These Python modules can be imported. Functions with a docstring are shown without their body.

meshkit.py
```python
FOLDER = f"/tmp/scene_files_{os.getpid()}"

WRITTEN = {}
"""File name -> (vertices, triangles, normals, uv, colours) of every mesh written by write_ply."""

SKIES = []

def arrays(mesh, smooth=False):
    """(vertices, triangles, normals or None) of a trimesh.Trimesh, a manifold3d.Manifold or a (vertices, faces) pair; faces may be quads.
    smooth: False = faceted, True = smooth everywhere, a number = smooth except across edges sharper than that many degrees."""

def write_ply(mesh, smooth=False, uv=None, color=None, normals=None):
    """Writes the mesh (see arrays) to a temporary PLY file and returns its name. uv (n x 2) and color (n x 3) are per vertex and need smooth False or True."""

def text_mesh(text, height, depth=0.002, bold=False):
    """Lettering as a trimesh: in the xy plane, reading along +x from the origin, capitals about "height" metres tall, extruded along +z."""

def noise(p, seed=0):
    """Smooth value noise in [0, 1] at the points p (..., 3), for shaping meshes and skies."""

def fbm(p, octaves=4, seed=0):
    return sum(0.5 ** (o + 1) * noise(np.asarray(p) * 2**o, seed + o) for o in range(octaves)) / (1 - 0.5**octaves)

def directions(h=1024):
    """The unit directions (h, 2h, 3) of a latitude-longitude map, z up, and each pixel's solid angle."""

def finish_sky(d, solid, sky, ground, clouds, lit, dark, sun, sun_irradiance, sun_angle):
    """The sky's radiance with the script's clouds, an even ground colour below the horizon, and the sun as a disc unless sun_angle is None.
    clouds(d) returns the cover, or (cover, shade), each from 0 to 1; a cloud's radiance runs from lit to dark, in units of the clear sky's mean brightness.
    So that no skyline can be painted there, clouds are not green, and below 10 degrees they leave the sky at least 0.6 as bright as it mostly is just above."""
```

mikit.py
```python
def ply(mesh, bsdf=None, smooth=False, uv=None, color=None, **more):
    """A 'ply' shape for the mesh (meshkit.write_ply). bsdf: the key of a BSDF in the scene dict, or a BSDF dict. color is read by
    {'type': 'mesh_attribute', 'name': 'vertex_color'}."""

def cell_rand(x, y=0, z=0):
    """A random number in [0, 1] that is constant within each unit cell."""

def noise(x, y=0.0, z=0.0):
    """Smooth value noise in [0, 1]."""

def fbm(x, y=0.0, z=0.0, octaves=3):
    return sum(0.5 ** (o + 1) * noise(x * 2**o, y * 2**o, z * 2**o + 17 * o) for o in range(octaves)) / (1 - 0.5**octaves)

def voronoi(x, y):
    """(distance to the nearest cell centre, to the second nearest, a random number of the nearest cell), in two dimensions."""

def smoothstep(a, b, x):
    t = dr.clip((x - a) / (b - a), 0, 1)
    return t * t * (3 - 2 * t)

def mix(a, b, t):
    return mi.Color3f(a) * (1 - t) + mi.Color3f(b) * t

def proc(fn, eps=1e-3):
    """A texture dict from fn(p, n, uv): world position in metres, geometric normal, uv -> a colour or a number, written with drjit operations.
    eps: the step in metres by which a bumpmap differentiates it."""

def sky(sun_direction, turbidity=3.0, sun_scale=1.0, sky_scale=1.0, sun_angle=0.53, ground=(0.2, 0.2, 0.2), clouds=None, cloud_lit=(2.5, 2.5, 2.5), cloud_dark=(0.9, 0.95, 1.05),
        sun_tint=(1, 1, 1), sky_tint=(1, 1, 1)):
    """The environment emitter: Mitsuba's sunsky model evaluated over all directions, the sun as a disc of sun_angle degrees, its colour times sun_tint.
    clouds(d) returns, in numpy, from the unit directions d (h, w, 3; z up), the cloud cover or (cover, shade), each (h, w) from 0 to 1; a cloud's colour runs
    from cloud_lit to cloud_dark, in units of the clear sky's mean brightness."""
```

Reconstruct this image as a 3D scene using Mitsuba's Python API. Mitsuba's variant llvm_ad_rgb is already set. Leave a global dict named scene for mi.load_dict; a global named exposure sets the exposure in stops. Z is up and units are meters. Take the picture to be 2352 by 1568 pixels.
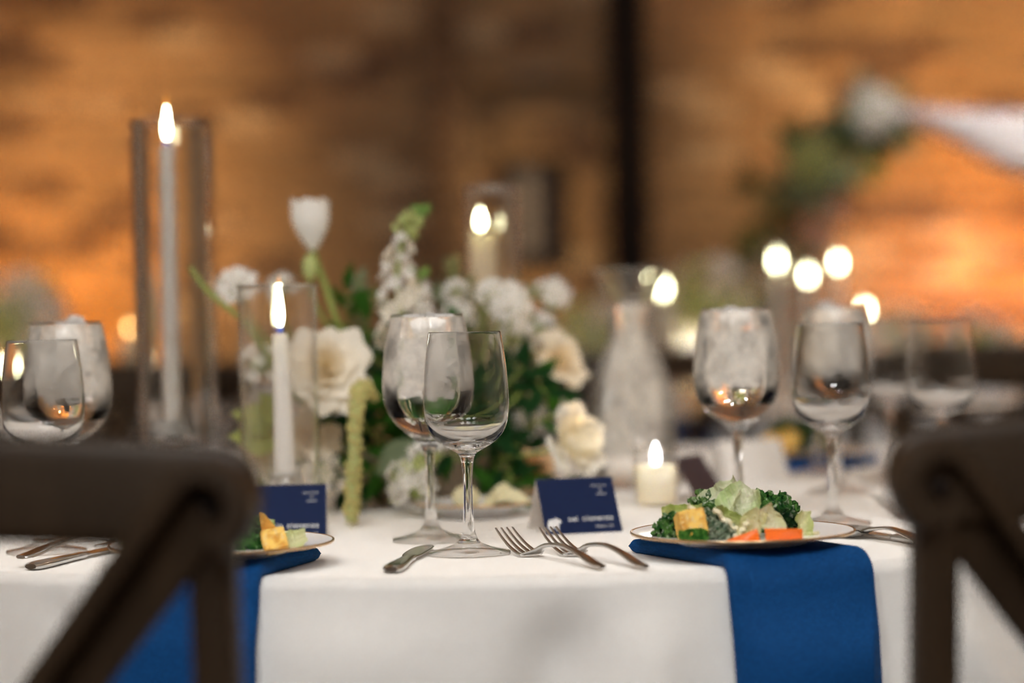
import math
import numpy as np
import trimesh
import mitsuba as mi
import mikit
import meshkit

T = mi.ScalarTransform4f
PI = math.pi
exposure = 0.34
scene = {'type': 'scene'}
labels = {}

# ------------------------------------------------------------------ camera
EYE = np.array([0.0, 0.0, 0.9626])
PITCH, ROLL = math.atan(50.6 / 5000.0), math.radians(1.2)
LOOK = np.array([0.0, math.cos(PITCH), -math.sin(PITCH)])
scene['camera'] = {
    'type': 'thinlens', 'fov': math.degrees(2 * math.atan(1176 / 5000.0)), 'fov_axis': 'x',
    'aperture_radius': 0.0215, 'focus_distance': 1.965, 'near_clip': 0.05, 'far_clip': 100.0,
    'to_world': T().look_at(origin=EYE.tolist(), target=(EYE + LOOK).tolist(), up=[math.sin(ROLL), 0, math.cos(ROLL)]),
}

# ------------------------------------------------------------------ lights (lamps of the room; housings are built with the structure)
def rgb(r, g, b):
    return {'type': 'rgb', 'value': [float(r), float(g), float(b)]}

# small white spot heads on two rails behind the camera, shining on the tables
# (x, y, lens radius, radiance)
SPOT_HEADS = [(-1.4, -0.9, 0.42, 14.5), (-0.3, -0.9, 0.42, 14.5), (0.8, -0.9, 0.42, 14.5), (-0.9, -2.3, 0.05, 120.0), (-0.4, -2.3, 0.05, 120.0), (0.1, -2.3, 0.05, 120.0)]
SPOT_TINT = (1.0, 1.0, 0.97)
SPOT_Z = 3.0
# the key: one wide shallow lamp over the near side of the table, a little to the left
DOWN_POS, DOWN_R, DOWN_RADIANCE = (-0.55, 1.95, 3.45), 0.45, (1.5, 1.4, 1.25)
# pendants whose open tops wash the ceiling
PENDANTS = [(-1.6, -0.4), (1.6, -0.4), (-1.6, 1.5), (1.6, 1.5)]
PENDANT_RADIANCE = (7.5, 6.5, 5.5)
PENDANT_R, PENDANT_Z = 0.30, 2.85
# amber uplights on the floor by the brick wall, and warm wall washers under the ceiling
UPLIGHTS = [(-1.62, 7.72, (16, 5.2, 0.06), 1.0), (1.74, 7.75, (28, 7.8, 0.05), 1.0)]
WASHERS = [(-1.55, 5.9, 3.4, (-1.42, 8.0, 1.2), (33, 22, 11), 18), (1.6, 5.9, 3.4, (1.75, 8.0, 1.5), (24, 16.5, 8.0), 25), (0.15, 5.9, 3.4, (0.06, 8.0, 1.35), (23, 15, 7), 8.5), (0.9, 6.2, 3.4, (0.85, 8.0, 1.5), (3.0, 1.9, 0.9), 17), (1.5, 3.9, 3.5, (1.55, 6.5, 1.46), (80, 76, 74), 12)]
SIDELIGHTS = [(-4.6, 0.6), (-4.6, 3.4), (4.6, 0.6), (4.6, 3.4)]
for i, (x, y) in enumerate(SIDELIGHTS):
    scene['side_beam_%d' % i] = {'type': 'spot', 'to_world': T().look_at(origin=[x, y, 0.2], target=[x * 1.09, y, 1.5], up=[0, 1, 0]), 'intensity': rgb(16, 11, 6.5), 'cutoff_angle': 55.0, 'beam_width': 20.0, 'sampling_weight': 2.0}
for i, (x, y, c, s) in enumerate(UPLIGHTS):
    scene['uplight_beam_%d' % i] = {'type': 'spot', 'to_world': T().look_at(origin=[x, y, 0.16], target=[x * 1.02, 8.0, 0.98], up=[0, 1, 0]), 'intensity': rgb(*c), 'cutoff_angle': 40.0, 'beam_width': 8.0, 'sampling_weight': 4.0}
for i, (x, y, z, t, c, a) in enumerate(WASHERS):
    scene['washer_beam_%d' % i] = {'type': 'spot', 'to_world': T().look_at(origin=[x, y, z], target=list(t), up=[0, 1, 0]), 'intensity': rgb(*c), 'cutoff_angle': float(a), 'beam_width': float(a) * 0.25, 'sampling_weight': 2.5}
FLAME = (42.0, 30.0, 15.0)

# ------------------------------------------------------------------ helpers
def thing(name, label, cat, group=None, kind=None):
    k, n = name, 0
    while k in labels:
        n += 1
        k = '%s_%03d' % (name, n)
    labels[k] = {}
    if label:
        labels[k]['label'] = label
    if cat:
        labels[k]['category'] = cat
    if group:
        labels[k]['group'] = group
    if kind:
        labels[k]['kind'] = kind
    return k

def put(key, shape, tf=None):
    scene[key] = {**shape, 'to_world': tf} if tf is not None else dict(shape)
    return key

def part(parent, name, shape, tf=None, label=None, kind=None):
    k, n = '%s__%s' % (parent, name), 0
    while k in scene:
        n += 1
        k = '%s__%s_%03d' % (parent, name, n)
    put(k, shape, tf)
    if label or kind:
        labels[k] = {a: b for a, b in (('label', label), ('kind', kind)) if b}
    return k

def at(x, y, z, rz=0.0, s=1.0):
    return T().translate([float(x), float(y), float(z)]).rotate([0, 0, 1], float(rz)).scale(float(s))

def frame(origin, zaxis, spin=0.0, s=1.0):
    """Local z along zaxis, local x turned by spin (degrees) about it."""
    z = np.asarray(zaxis, float) / np.linalg.norm(zaxis)
    a = np.cross([0, 0, 1.0], z) if abs(z[2]) < 0.98 else np.array([1.0, 0, 0])
    a /= np.linalg.norm(a)
    b = np.cross(z, a)
    c, d = math.cos(math.radians(spin)), math.sin(math.radians(spin))
    x, y = a * c + b * d, b * c - a * d
    m = np.eye(4)
    m[:3, 0], m[:3, 1], m[:3, 2], m[:3, 3] = x * s, y * s, z * s, origin
    return T(m)

def smooth01(a, b, x):
    t = np.clip((np.asarray(x, float) - a) / (b - a), 0, 1)
    return t * t * (3 - 2 * t)

def cat(*meshes):
    vs, fs, n = [], [], 0
    for v, f in meshes:
        vs.append(np.asarray(v, float)); fs.append(np.asarray(f, int) + n); n += len(v)
    return np.vstack(vs), np.vstack(fs)

def vf(m):
    return np.array(m.vertices), np.array(m.faces)

def moved(m, R=None, t=(0, 0, 0), s=1.0):
    v = np.asarray(m[0]) * s
    if R is not None:
        v = v @ np.asarray(R).T
    return v + np.asarray(t), m[1]

def rotz(a):
    a = math.radians(a); c, s = math.cos(a), math.sin(a)
    return np.array([[c, -s, 0], [s, c, 0], [0, 0, 1]])

def rotx(a):
    a = math.radians(a); c, s = math.cos(a), math.sin(a)
    return np.array([[1, 0, 0], [0, c, -s], [0, s, c]])

def roty(a):
    a = math.radians(a); c, s = math.cos(a), math.sin(a)
    return np.array([[c, 0, s], [0, 1, 0], [-s, 0, c]])

def lathe(profile, n=64):
    """Revolves (r, z) points about z; a point with r = 0 becomes a pole. Outward normals where the profile runs upwards outside."""
    ang = np.arange(n) * 2 * PI / n
    ca, sa = np.cos(ang), np.sin(ang)
    vs, rows = [], []
    at_ = 0
    for r, z in profile:
        if r <= 1e-9:
            vs.append(np.array([[0, 0, z]])); rows.append(np.full(n, at_)); at_ += 1
        else:
            vs.append(np.stack([r * ca, r * sa, np.full(n, z)], 1)); rows.append(np.arange(n) + at_); at_ += n
    fs = []
    for a, b in zip(rows[:-1], rows[1:]):
        a2, b2 = np.roll(a, -1), np.roll(b, -1)
        if a[0] != a[1]:
            fs.append(np.stack([a, a2, b2], 1))
        if b[0] != b[1]:
            fs.append(np.stack([a, b2, b], 1))
    f = np.vstack(fs)
    return np.vstack(vs), f[(f[:, 0] != f[:, 1]) & (f[:, 1] != f[:, 2]) & (f[:, 0] != f[:, 2])]

def curve(points, n=10):
    """Catmull-Rom through points, n samples per span."""
    p = np.asarray(points, float)
    q = np.vstack([2 * p[0] - p[1], p, 2 * p[-1] - p[-2]])
    out = []
    for i in range(len(p) - 1):
        a, b, c, d = q[i:i + 4]
        t = (np.arange(n) / n)[:, None]
        out.append(0.5 * (2 * b + (c - a) * t + (2 * a - 5 * b + 4 * c - d) * t ** 2 + (3 * b - a - 3 * c + d) * t ** 3))
    return np.vstack(out + [p[-1:]])

def tube(points, radii, sides=8, up=(0, 0, 1.0), flat=None, power=1.0):
    """A closed tube along points; radii is a number or one per point, or pairs (along side, along up) with flat."""
    p = np.asarray(points, float)
    n = len(p)
    rr = np.broadcast_to(np.asarray(radii if flat is None else flat, float).reshape((-1, 2) if flat is not None else (-1, 1)), (n, 2))
    t = np.gradient(p, axis=0)
    t /= np.linalg.norm(t, axis=1, keepdims=True) + 1e-12
    side = np.zeros_like(p)
    ref = np.asarray(up, float)
    s = np.cross(t[0], ref)
    if np.linalg.norm(s) < 1e-3:
        s = np.cross(t[0], [1.0, 0, 0])
    for i in range(n):
        if flat is not None:
            c = np.cross(t[i], ref)
            if np.linalg.norm(c) > 1e-3:
                s = c
        s = s - t[i] * (s @ t[i])
        s /= np.linalg.norm(s)
        side[i] = s
    u = np.cross(side, t)
    a = np.arange(sides) * 2 * PI / sides
    ca, sa = np.cos(a), np.sin(a)
    ca, sa = np.sign(ca) * np.abs(ca) ** power, np.sign(sa) * np.abs(sa) ** power
    v = p[:, None] + rr[:, :1, None] * ca[None, :, None] * side[:, None] + rr[:, 1:, None] * sa[None, :, None] * u[:, None]
    v = np.vstack([v.reshape(-1, 3), p[:1], p[-1:]])
    i, j = np.meshgrid(np.arange(n - 1), np.arange(sides), indexing='ij')
    j2 = (j + 1) % sides
    q = np.stack([i * sides + j, i * sides + j2, (i + 1) * sides + j2, (i + 1) * sides + j], -1).reshape(-1, 4)
    k = np.arange(sides); k2 = (k + 1) % sides
    f = np.vstack([q[:, [0, 2, 1]], q[:, [0, 3, 2]], np.stack([np.full(sides, n * sides), k, k2], 1), np.stack([np.full(sides, n * sides + 1), (n - 1) * sides + k2, (n - 1) * sides + k], 1)])
    a3, b3, c3 = v[f[:, 0]], v[f[:, 1]], v[f[:, 2]]
    if np.einsum('ij,ij->i', a3 - p.mean(0), np.cross(b3 - p.mean(0), c3 - p.mean(0))).sum() < 0:
        f = f[:, ::-1]
    return v, f

def grid(P):
    """A sheet from an (a, b, 3) array of points."""
    a, b = P.shape[:2]
    i, j = np.meshgrid(np.arange(a - 1), np.arange(b - 1), indexing='ij')
    q = np.stack([i * b + j, (i + 1) * b + j, (i + 1) * b + j + 1, i * b + j + 1], -1).reshape(-1, 4)
    return P.reshape(-1, 3), np.vstack([q[:, [0, 1, 2]], q[:, [0, 2, 3]]])

def box(x0, x1, y0, y1, z0, z1, bevel=0.0):
    if bevel <= 0:
        m = trimesh.creation.box([x1 - x0, y1 - y0, z1 - z0])
        return np.array(m.vertices) + [(x0 + x1) / 2, (y0 + y1) / 2, (z0 + z1) / 2], np.array(m.faces)
    pts = []
    for x in (x0, x1):
        for y in (y0, y1):
            for z in (z0, z1):
                sx, sy, sz = (1 if x == x0 else -1), (1 if y == y0 else -1), (1 if z == z0 else -1)
                pts += [(x, y + sy * bevel, z + sz * bevel), (x + sx * bevel, y, z + sz * bevel), (x + sx * bevel, y + sy * bevel, z)]
    h = trimesh.convex.convex_hull(np.array(pts))
    return vf(h)

def extrude(poly, depth):
    return vf(trimesh.creation.extrude_polygon(poly, depth, engine='earcut'))

def hull(points):
    return vf(trimesh.convex.convex_hull(np.asarray(points)))

def sub(m, n=1):
    v, f = m
    for _ in range(n):
        v, f = trimesh.remesh.subdivide(v, f)
    return v, f

def ball(r=1.0, n=2, sx=1, sy=1, sz=1):
    m = trimesh.creation.icosphere(subdivisions=n, radius=r)
    return np.array(m.vertices) * [sx, sy, sz], np.array(m.faces)

# ------------------------------------------------------------------ materials
def princ(col, rough=0.5, **k):
    return {'type': 'twosided', 'bsdf': {'type': 'principled', 'base_color': col if isinstance(col, dict) else rgb(*col), 'roughness': rough, **k}}

VC = {'type': 'mesh_attribute', 'name': 'vertex_color'}
scene['glass'] = {'type': 'dielectric', 'int_ior': 1.46, 'ext_ior': 1.0}
scene['glass_water'] = {'type': 'dielectric', 'int_ior': 1.33, 'ext_ior': 1.46}
scene['water_top'] = {'type': 'dielectric', 'int_ior': 1.33, 'ext_ior': 1.0}
def mist(p, n, uv):
    h = mikit.smoothstep(ZT + 0.128, ZT + 0.158, p.z + 0.030 * (mikit.fbm(p.x * 55, p.y * 55, p.z * 55, 3) - 0.5))
    return h * (0.30 + 0.44 * mikit.smoothstep(0.25, 0.75, mikit.fbm(p.x * 70, p.y * 70, p.z * 45, 4)) + 0.12 * mikit.noise(p.x * 600, p.y * 600, p.z * 600))
def mist_low(p, n, uv):
    return 0.26 + 0.40 * mikit.smoothstep(0.25, 0.75, mikit.fbm(p.x * 45, p.y * 45, p.z * 22, 4))
FROST = {'type': 'principledthin', 'base_color': rgb(0.98, 0.92, 0.84), 'roughness': 0.6, 'diff_trans': 0.5, 'spec_trans': 0.0}
CLEAR = {'type': 'thindielectric', 'int_ior': 1.12}
ZT = 0.75
scene['condensation'] = {'type': 'blendbsdf', 'weight': mikit.proc(mist), 'a': CLEAR, 'b': FROST}
scene['condensation_carafe'] = {'type': 'blendbsdf', 'weight': mikit.proc(mist_low), 'a': CLEAR, 'b': FROST}
scene['thin_glass'] = {'type': 'thindielectric', 'int_ior': 1.5}
scene['ice_clear'] = {'type': 'principledthin', 'base_color': rgb(0.97, 0.96, 0.95), 'roughness': 0.35, 'spec_trans': 0.10, 'diff_trans': 1.0, 'eta': 1.2}
scene['silver'] = princ((0.72, 0.715, 0.71), 0.17, metallic=1.0)
scene['gold'] = princ((0.80, 0.55, 0.30), 0.2, metallic=1.0)
scene['porcelain'] = princ((0.84, 0.84, 0.85), 0.12, specular=0.55)
scene['linen'] = {'type': 'twosided', 'bsdf': {'type': 'bumpmap', 'arbitrary': {'type': 'proc', 'fn': mikit.proc(lambda p, n, uv: mikit.fbm(p.x * 60, p.y * 60, p.z * 60, 3))['fn'], 'eps': 0.002}, 'scale': 0.0006,
                  'bsdf': {'type': 'principled', 'base_color': rgb(0.80, 0.785, 0.765), 'roughness': 0.85, 'sheen': 0.2}}}
scene['blue_cloth'] = princ(mikit.proc(lambda p, n, uv: mikit.mix((0.0018, 0.043, 0.165), (0.0032, 0.064, 0.222), mikit.smoothstep(0.25, 0.85, mikit.noise(p.x * 900, p.y * 900, p.z * 900)))), 0.8, specular=0.15)
scene['chair_wood'] = princ(mikit.proc(lambda p, n, uv: mikit.mix((0.012, 0.007, 0.0035), (0.034, 0.020, 0.010), mikit.fbm(p.x * 40, p.y * 40, p.z * 6, 3))), 0.5, specular=0.35)
scene['black_metal'] = princ((0.008, 0.006, 0.006), 0.7, specular=0.1)
scene['card_navy'] = princ((0.007, 0.016, 0.062), 0.7, specular=0.15)
scene['card_dark'] = princ((0.055, 0.035, 0.045), 0.6)
scene['card_white'] = princ((0.80, 0.76, 0.72), 0.7)
scene['print_white'] = princ((0.85, 0.85, 0.86), 0.7)
scene['wax'] = {'type': 'principledthin', 'base_color': rgb(0.96, 0.925, 0.88), 'roughness': 0.45, 'diff_trans': 0.35, 'spec_trans': 0.0}
scene['wax_cream'] = {'type': 'principledthin', 'base_color': rgb(0.98, 0.90, 0.74), 'roughness': 0.5, 'diff_trans': 1.2, 'spec_trans': 0.0}
scene['wick'] = princ((0.02, 0.018, 0.015), 0.9)
scene['petal'] = {'type': 'principledthin', 'base_color': rgb(0.95, 0.93, 0.89), 'roughness': 0.6, 'diff_trans': 0.45, 'spec_trans': 0.0}
scene['petal_cream'] = {'type': 'principledthin', 'base_color': rgb(0.96, 0.90, 0.78), 'roughness': 0.6, 'diff_trans': 0.45, 'spec_trans': 0.0}
scene['petal_tint'] = {'type': 'principledthin', 'base_color': VC, 'roughness': 0.6, 'diff_trans': 0.45, 'spec_trans': 0.0}
scene['floret_lime'] = {'type': 'principledthin', 'base_color': rgb(0.62, 0.68, 0.30), 'roughness': 0.6, 'diff_trans': 0.7, 'spec_trans': 0.0}
scene['leaf_dark'] = {'type': 'principledthin', 'base_color': rgb(0.026, 0.090, 0.012), 'roughness': 0.4, 'diff_trans': 0.4, 'spec_trans': 0.0}
scene['leaf_deep'] = {'type': 'principledthin', 'base_color': rgb(0.012, 0.045, 0.014), 'roughness': 0.4, 'diff_trans': 0.5, 'spec_trans': 0.0}
scene['leaf_olive'] = {'type': 'principledthin', 'base_color': rgb(0.23, 0.22, 0.10), 'roughness': 0.5, 'diff_trans': 0.6, 'spec_trans': 0.0}
scene['leaf_lime'] = {'type': 'principledthin', 'base_color': rgb(0.36, 0.40, 0.13), 'roughness': 0.45, 'diff_trans': 0.7, 'spec_trans': 0.0}
scene['leaf_grey'] = {'type': 'principledthin', 'base_color': rgb(0.20, 0.25, 0.15), 'roughness': 0.5, 'diff_trans': 0.5, 'spec_trans': 0.0}
scene['stem_green'] = princ((0.24, 0.30, 0.07), 0.5)
scene['veg'] = princ(VC, 0.32, specular=0.5)
scene['leaf_veg'] = {'type': 'principledthin', 'base_color': VC, 'roughness': 0.28, 'diff_trans': 0.6, 'spec_trans': 0.0}
scene['bread'] = princ(VC, 0.75)
scene['carrot_flesh'] = princ((0.90, 0.155, 0.012), 0.3, specular=0.5)
scene['butter_fat'] = princ((0.86, 0.80, 0.52), 0.4)
scene['bowl_stone'] = princ(mikit.proc(lambda p, n, uv: mikit.mix((0.20, 0.15, 0.10), (0.32, 0.25, 0.18), mikit.fbm(p.x * 30, p.y * 30, p.z * 30, 3))), 0.6)
scene['plaster'] = princ((0.78, 0.72, 0.65), 0.9)
scene['ceiling_paint'] = princ((0.80, 0.78, 0.74), 0.95)
scene['floor_wood'] = princ(mikit.proc(lambda p, n, uv: mikit.mix((0.06, 0.035, 0.02), (0.12, 0.07, 0.04), mikit.fbm(p.x * 12, p.y * 1.5, 0, 3))), 0.4)
scene['brick'] = {'type': 'twosided', 'bsdf': {'type': 'principled', 'base_color': VC, 'roughness': 0.9}}
scene['mortar'] = princ((0.30, 0.22, 0.15), 0.95)
scene['lamp_housing'] = princ((0.05, 0.05, 0.05), 0.5)
scene['drape'] = {'type': 'principledthin', 'base_color': rgb(0.86, 0.85, 0.86), 'roughness': 0.8, 'diff_trans': 0.7, 'spec_trans': 0.0}
# ------------------------------------------------------------------ the room
def wall(name, m, mat='plaster'):
    k = thing(name, None, None, kind='structure')
    put(k, mikit.ply(m, mat))
    return k

WALL_Y = 8.0
put(thing('floor', None, None, kind='structure'), mikit.ply(box(-6, 6, -5, 8.6, -0.1, 0.0), 'floor_wood'))
put(thing('ceiling', None, None, kind='structure'), mikit.ply(box(-6, 6, -5, 8.6, 4.1, 4.2), 'ceiling_paint'))
wall('wall_left', box(-5.1, -5, -5, 8.6, 0, 4.1))
wall('wall_right', box(5, 5.1, -5, 8.6, 0, 4.1))
wall('wall_front', box(-6, 6, -5.1, -5, 0, 4.1))
# the back wall: a mortar core with an arched blind niche, faced with bricks
NX0, NX1, NZ = -0.155, 0.375, 1.77          # niche
def in_niche(x, z):
    cx, hw = (NX0 + NX1) / 2, (NX1 - NX0) / 2
    return (abs(x - cx) < hw) and (z < NZ + 0.10 * (1 - ((x - cx) / hw) ** 2))
k = thing('wall_back', None, None, kind='structure')
core = cat(box(-6, NX0, WALL_Y + 0.012, WALL_Y + 0.4, 0, 4.1), box(NX1, 6, WALL_Y + 0.012, WALL_Y + 0.4, 0, 4.1), box(NX0, NX1, WALL_Y + 0.012, WALL_Y + 0.4, NZ + 0.08, 4.1), box(NX0, NX1, WALL_Y + 0.14, WALL_Y + 0.4, 0, NZ + 0.08))
part(k, 'core', mikit.ply(core, 'mortar'))
rng = np.random.default_rng(5)
vs, fs, cs, nb = [], [], [], 0
for row in range(52):
    z = row * 0.076 + 0.005
    for col in range(-27, 28):
        x = col * 0.215 + (0.1075 if row % 2 else 0)
        if abs(x) > 5.8:
            continue
        y = WALL_Y
        inside = in_niche(x + 0.1, z + 0.033)
        if inside:
            y = WALL_Y + 0.128
        d = rng.uniform(-0.004, 0.005)
        b = box(x + 0.005, x + 0.208, y + d, y + 0.02, z, z + 0.066)
        g = meshkit.fbm(np.array([x * 1.3 + 9, z * 2.6 + 4, 0.5]), 3, 3)
        h = rng.uniform(0, 1)
        c = np.array([0.39, 0.245, 0.128]) * (0.62 + 0.9 * (g - 0.25)) * (0.75 + 0.5 * h)
        if h > 0.88:
            c = np.array([0.50, 0.36, 0.22])
        elif h < 0.10:
            c = np.array([0.13, 0.075, 0.045])
        vs.append(b[0]); fs.append(b[1] + nb); cs.append(np.tile(np.clip(c, 0.02, 0.8), (len(b[0]), 1))); nb += len(b[0])
part(k, 'brick', mikit.ply((np.vstack(vs), np.vstack(fs)), 'brick', color=np.vstack(cs)), kind='stuff')
# reveals of the niche
put(thing('trim_1', None, None, kind='structure'), mikit.ply(cat(box(NX0 - 0.005, NX0 + 0.012, WALL_Y, WALL_Y + 0.14, 0, NZ + 0.05), box(NX1 - 0.012, NX1 + 0.005, WALL_Y, WALL_Y + 0.14, 0, NZ + 0.05)), 'mortar'))
# a brick pilaster left of the niche
k = thing('trim_2', None, None, kind='structure')
vs, fs, cs, nb = [], [], [], 0
for row in range(52):
    z = row * 0.076 + 0.005
    for x0, x1 in ([(-0.292, -0.235), (-0.227, -0.17)] if row % 2 else [(-0.292, -0.17)]):
        b = box(x0, x1, WALL_Y - 0.12 + rng.uniform(-0.004, 0.004), WALL_Y, z, z + 0.066)
        vs.append(b[0]); fs.append(b[1] + nb); nb += len(b[0])
        cs.append(np.tile(np.array([0.17, 0.10, 0.055]) * rng.uniform(0.5, 1.0), (len(b[0]), 1)))
part(k, 'core', mikit.ply(box(-0.288, -0.174, WALL_Y - 0.112, WALL_Y, 0, 4.05), 'mortar'))
part(k, 'brick', mikit.ply((np.vstack(vs), np.vstack(fs)), 'brick', color=np.vstack(cs)), kind='stuff')
# black steel column standing in front of the wall
k = thing('steel_column', 'black steel column rising in front of the brick wall, right of the lit niche', 'column')
Y = WALL_Y - 0.22
part(k, 'flange', mikit.ply(box(0.362, 0.502, Y, Y + 0.012, 0.012, 4.1, 0.002), 'black_metal'))
part(k, 'flange', mikit.ply(box(0.362, 0.502, Y + 0.13, Y + 0.142, 0.012, 4.1, 0.002), 'black_metal'))
part(k, 'web', mikit.ply(box(0.425, 0.439, Y + 0.012, Y + 0.13, 0.012, 4.1), 'black_metal'))
part(k, 'base_plate', mikit.ply(box(0.31, 0.554, Y - 0.06, Y + 0.2, 0, 0.012), 'black_metal'))
# dark framed board on the niche
k = thing('framed_board', 'charcoal framed board hanging in the lit brick niche', 'picture')
Y = WALL_Y + 0.098
part(k, 'frame', mikit.ply(cat(box(-0.03, 0.0, Y, Y + 0.025, 1.165, 1.55, 0.003), box(0.195, 0.225, Y, Y + 0.025, 1.165, 1.55, 0.003), box(-0.03, 0.225, Y, Y + 0.025, 1.525, 1.555, 0.003), box(-0.03, 0.225, Y, Y + 0.025, 1.16, 1.19, 0.003)), 'black_metal'))
scene['board_grey'] = princ((0.022, 0.020, 0.026), 0.6, specular=0.1)
scene['board_light'] = princ((0.14, 0.13, 0.13), 0.5)
part(k, 'panel', mikit.ply(box(0.0, 0.195, Y + 0.012, Y + 0.02, 1.19, 1.525), 'board_grey'))
part(k, 'sheet', mikit.ply(box(0.030, 0.105, Y + 0.009, Y + 0.0115, 1.2, 1.515), 'board_light'), label='pale grey sheet on the left half of the board')

# ------------------------------------------------------------------ lamp bodies
def disk_mesh(r, n=24, down=True):
    a = np.arange(n) * 2 * PI / n
    v = np.vstack([np.stack([r * np.cos(a), r * np.sin(a), 0 * a], 1), [[0, 0, 0]]])
    i = np.arange(n)
    f = np.stack([i, (i + 1) % n, np.full(n, n)], 1)
    return v, (f[:, ::-1] if down else f)

def area(radiance, w=1.0):
    return {'type': 'area', 'radiance': rgb(*radiance), 'sampling_weight': float(w)}

AIM = np.array([0.0, 2.1, 0.75])
DOWN_TF = frame(np.array(DOWN_POS), (-0.1, 0.02, 1.0))
for x, y, r, L in SPOT_HEADS:
    k = thing('spot_head', 'wide black flood lamp on the ceiling track behind the camera' if r > 0.1 else 'small black spot head on the ceiling track behind the camera', 'lamp', 'flood lamps on the track' if r > 0.1 else 'spot heads on the track')
    o = np.array([x, y, SPOT_Z]); tf = frame(o, o - AIM)
    part(k, 'housing', mikit.ply(lathe([(0.0, 0.20), (0.03, 0.20), (r + 0.012, 0.09), (r + 0.012, -0.02), (r + 0.006, -0.02), (r + 0.004, 0.0), (0.0, 0.002)], 32), 'lamp_housing', smooth=40), tf)
    part(k, 'lens', {**mikit.ply(disk_mesh(r), 'lamp_housing'), 'emitter': area([L * c for c in SPOT_TINT], 3.0 if r > 0.1 else 1.0)}, tf @ T().translate([0, 0, -0.004]))
    part(k, 'stem', mikit.ply(tube([(x, y, SPOT_Z + 0.03), (x, y, 4.1)], 0.008), 'lamp_housing'))
k = thing('downlight', 'wide black drum lamp hanging high over the near table', 'lamp')
x, y, z = DOWN_POS
part(k, 'housing', mikit.ply(lathe([(0.0, 0.2), (0.2, 0.2), (0.475, 0.12), (0.475, -0.03), (0.47, -0.03), (0.468, 0.0), (0, 0.001)], 32), 'lamp_housing', smooth=40), DOWN_TF)
part(k, 'lens', {**mikit.ply(disk_mesh(DOWN_R), 'lamp_housing'), 'emitter': area(DOWN_RADIANCE, 9)}, DOWN_TF @ T().translate([0, 0, -0.004]))
part(k, 'stem', mikit.ply(tube([(x, y, z + 0.15), (x, y, 4.1)], 0.01), 'lamp_housing'))
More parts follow.
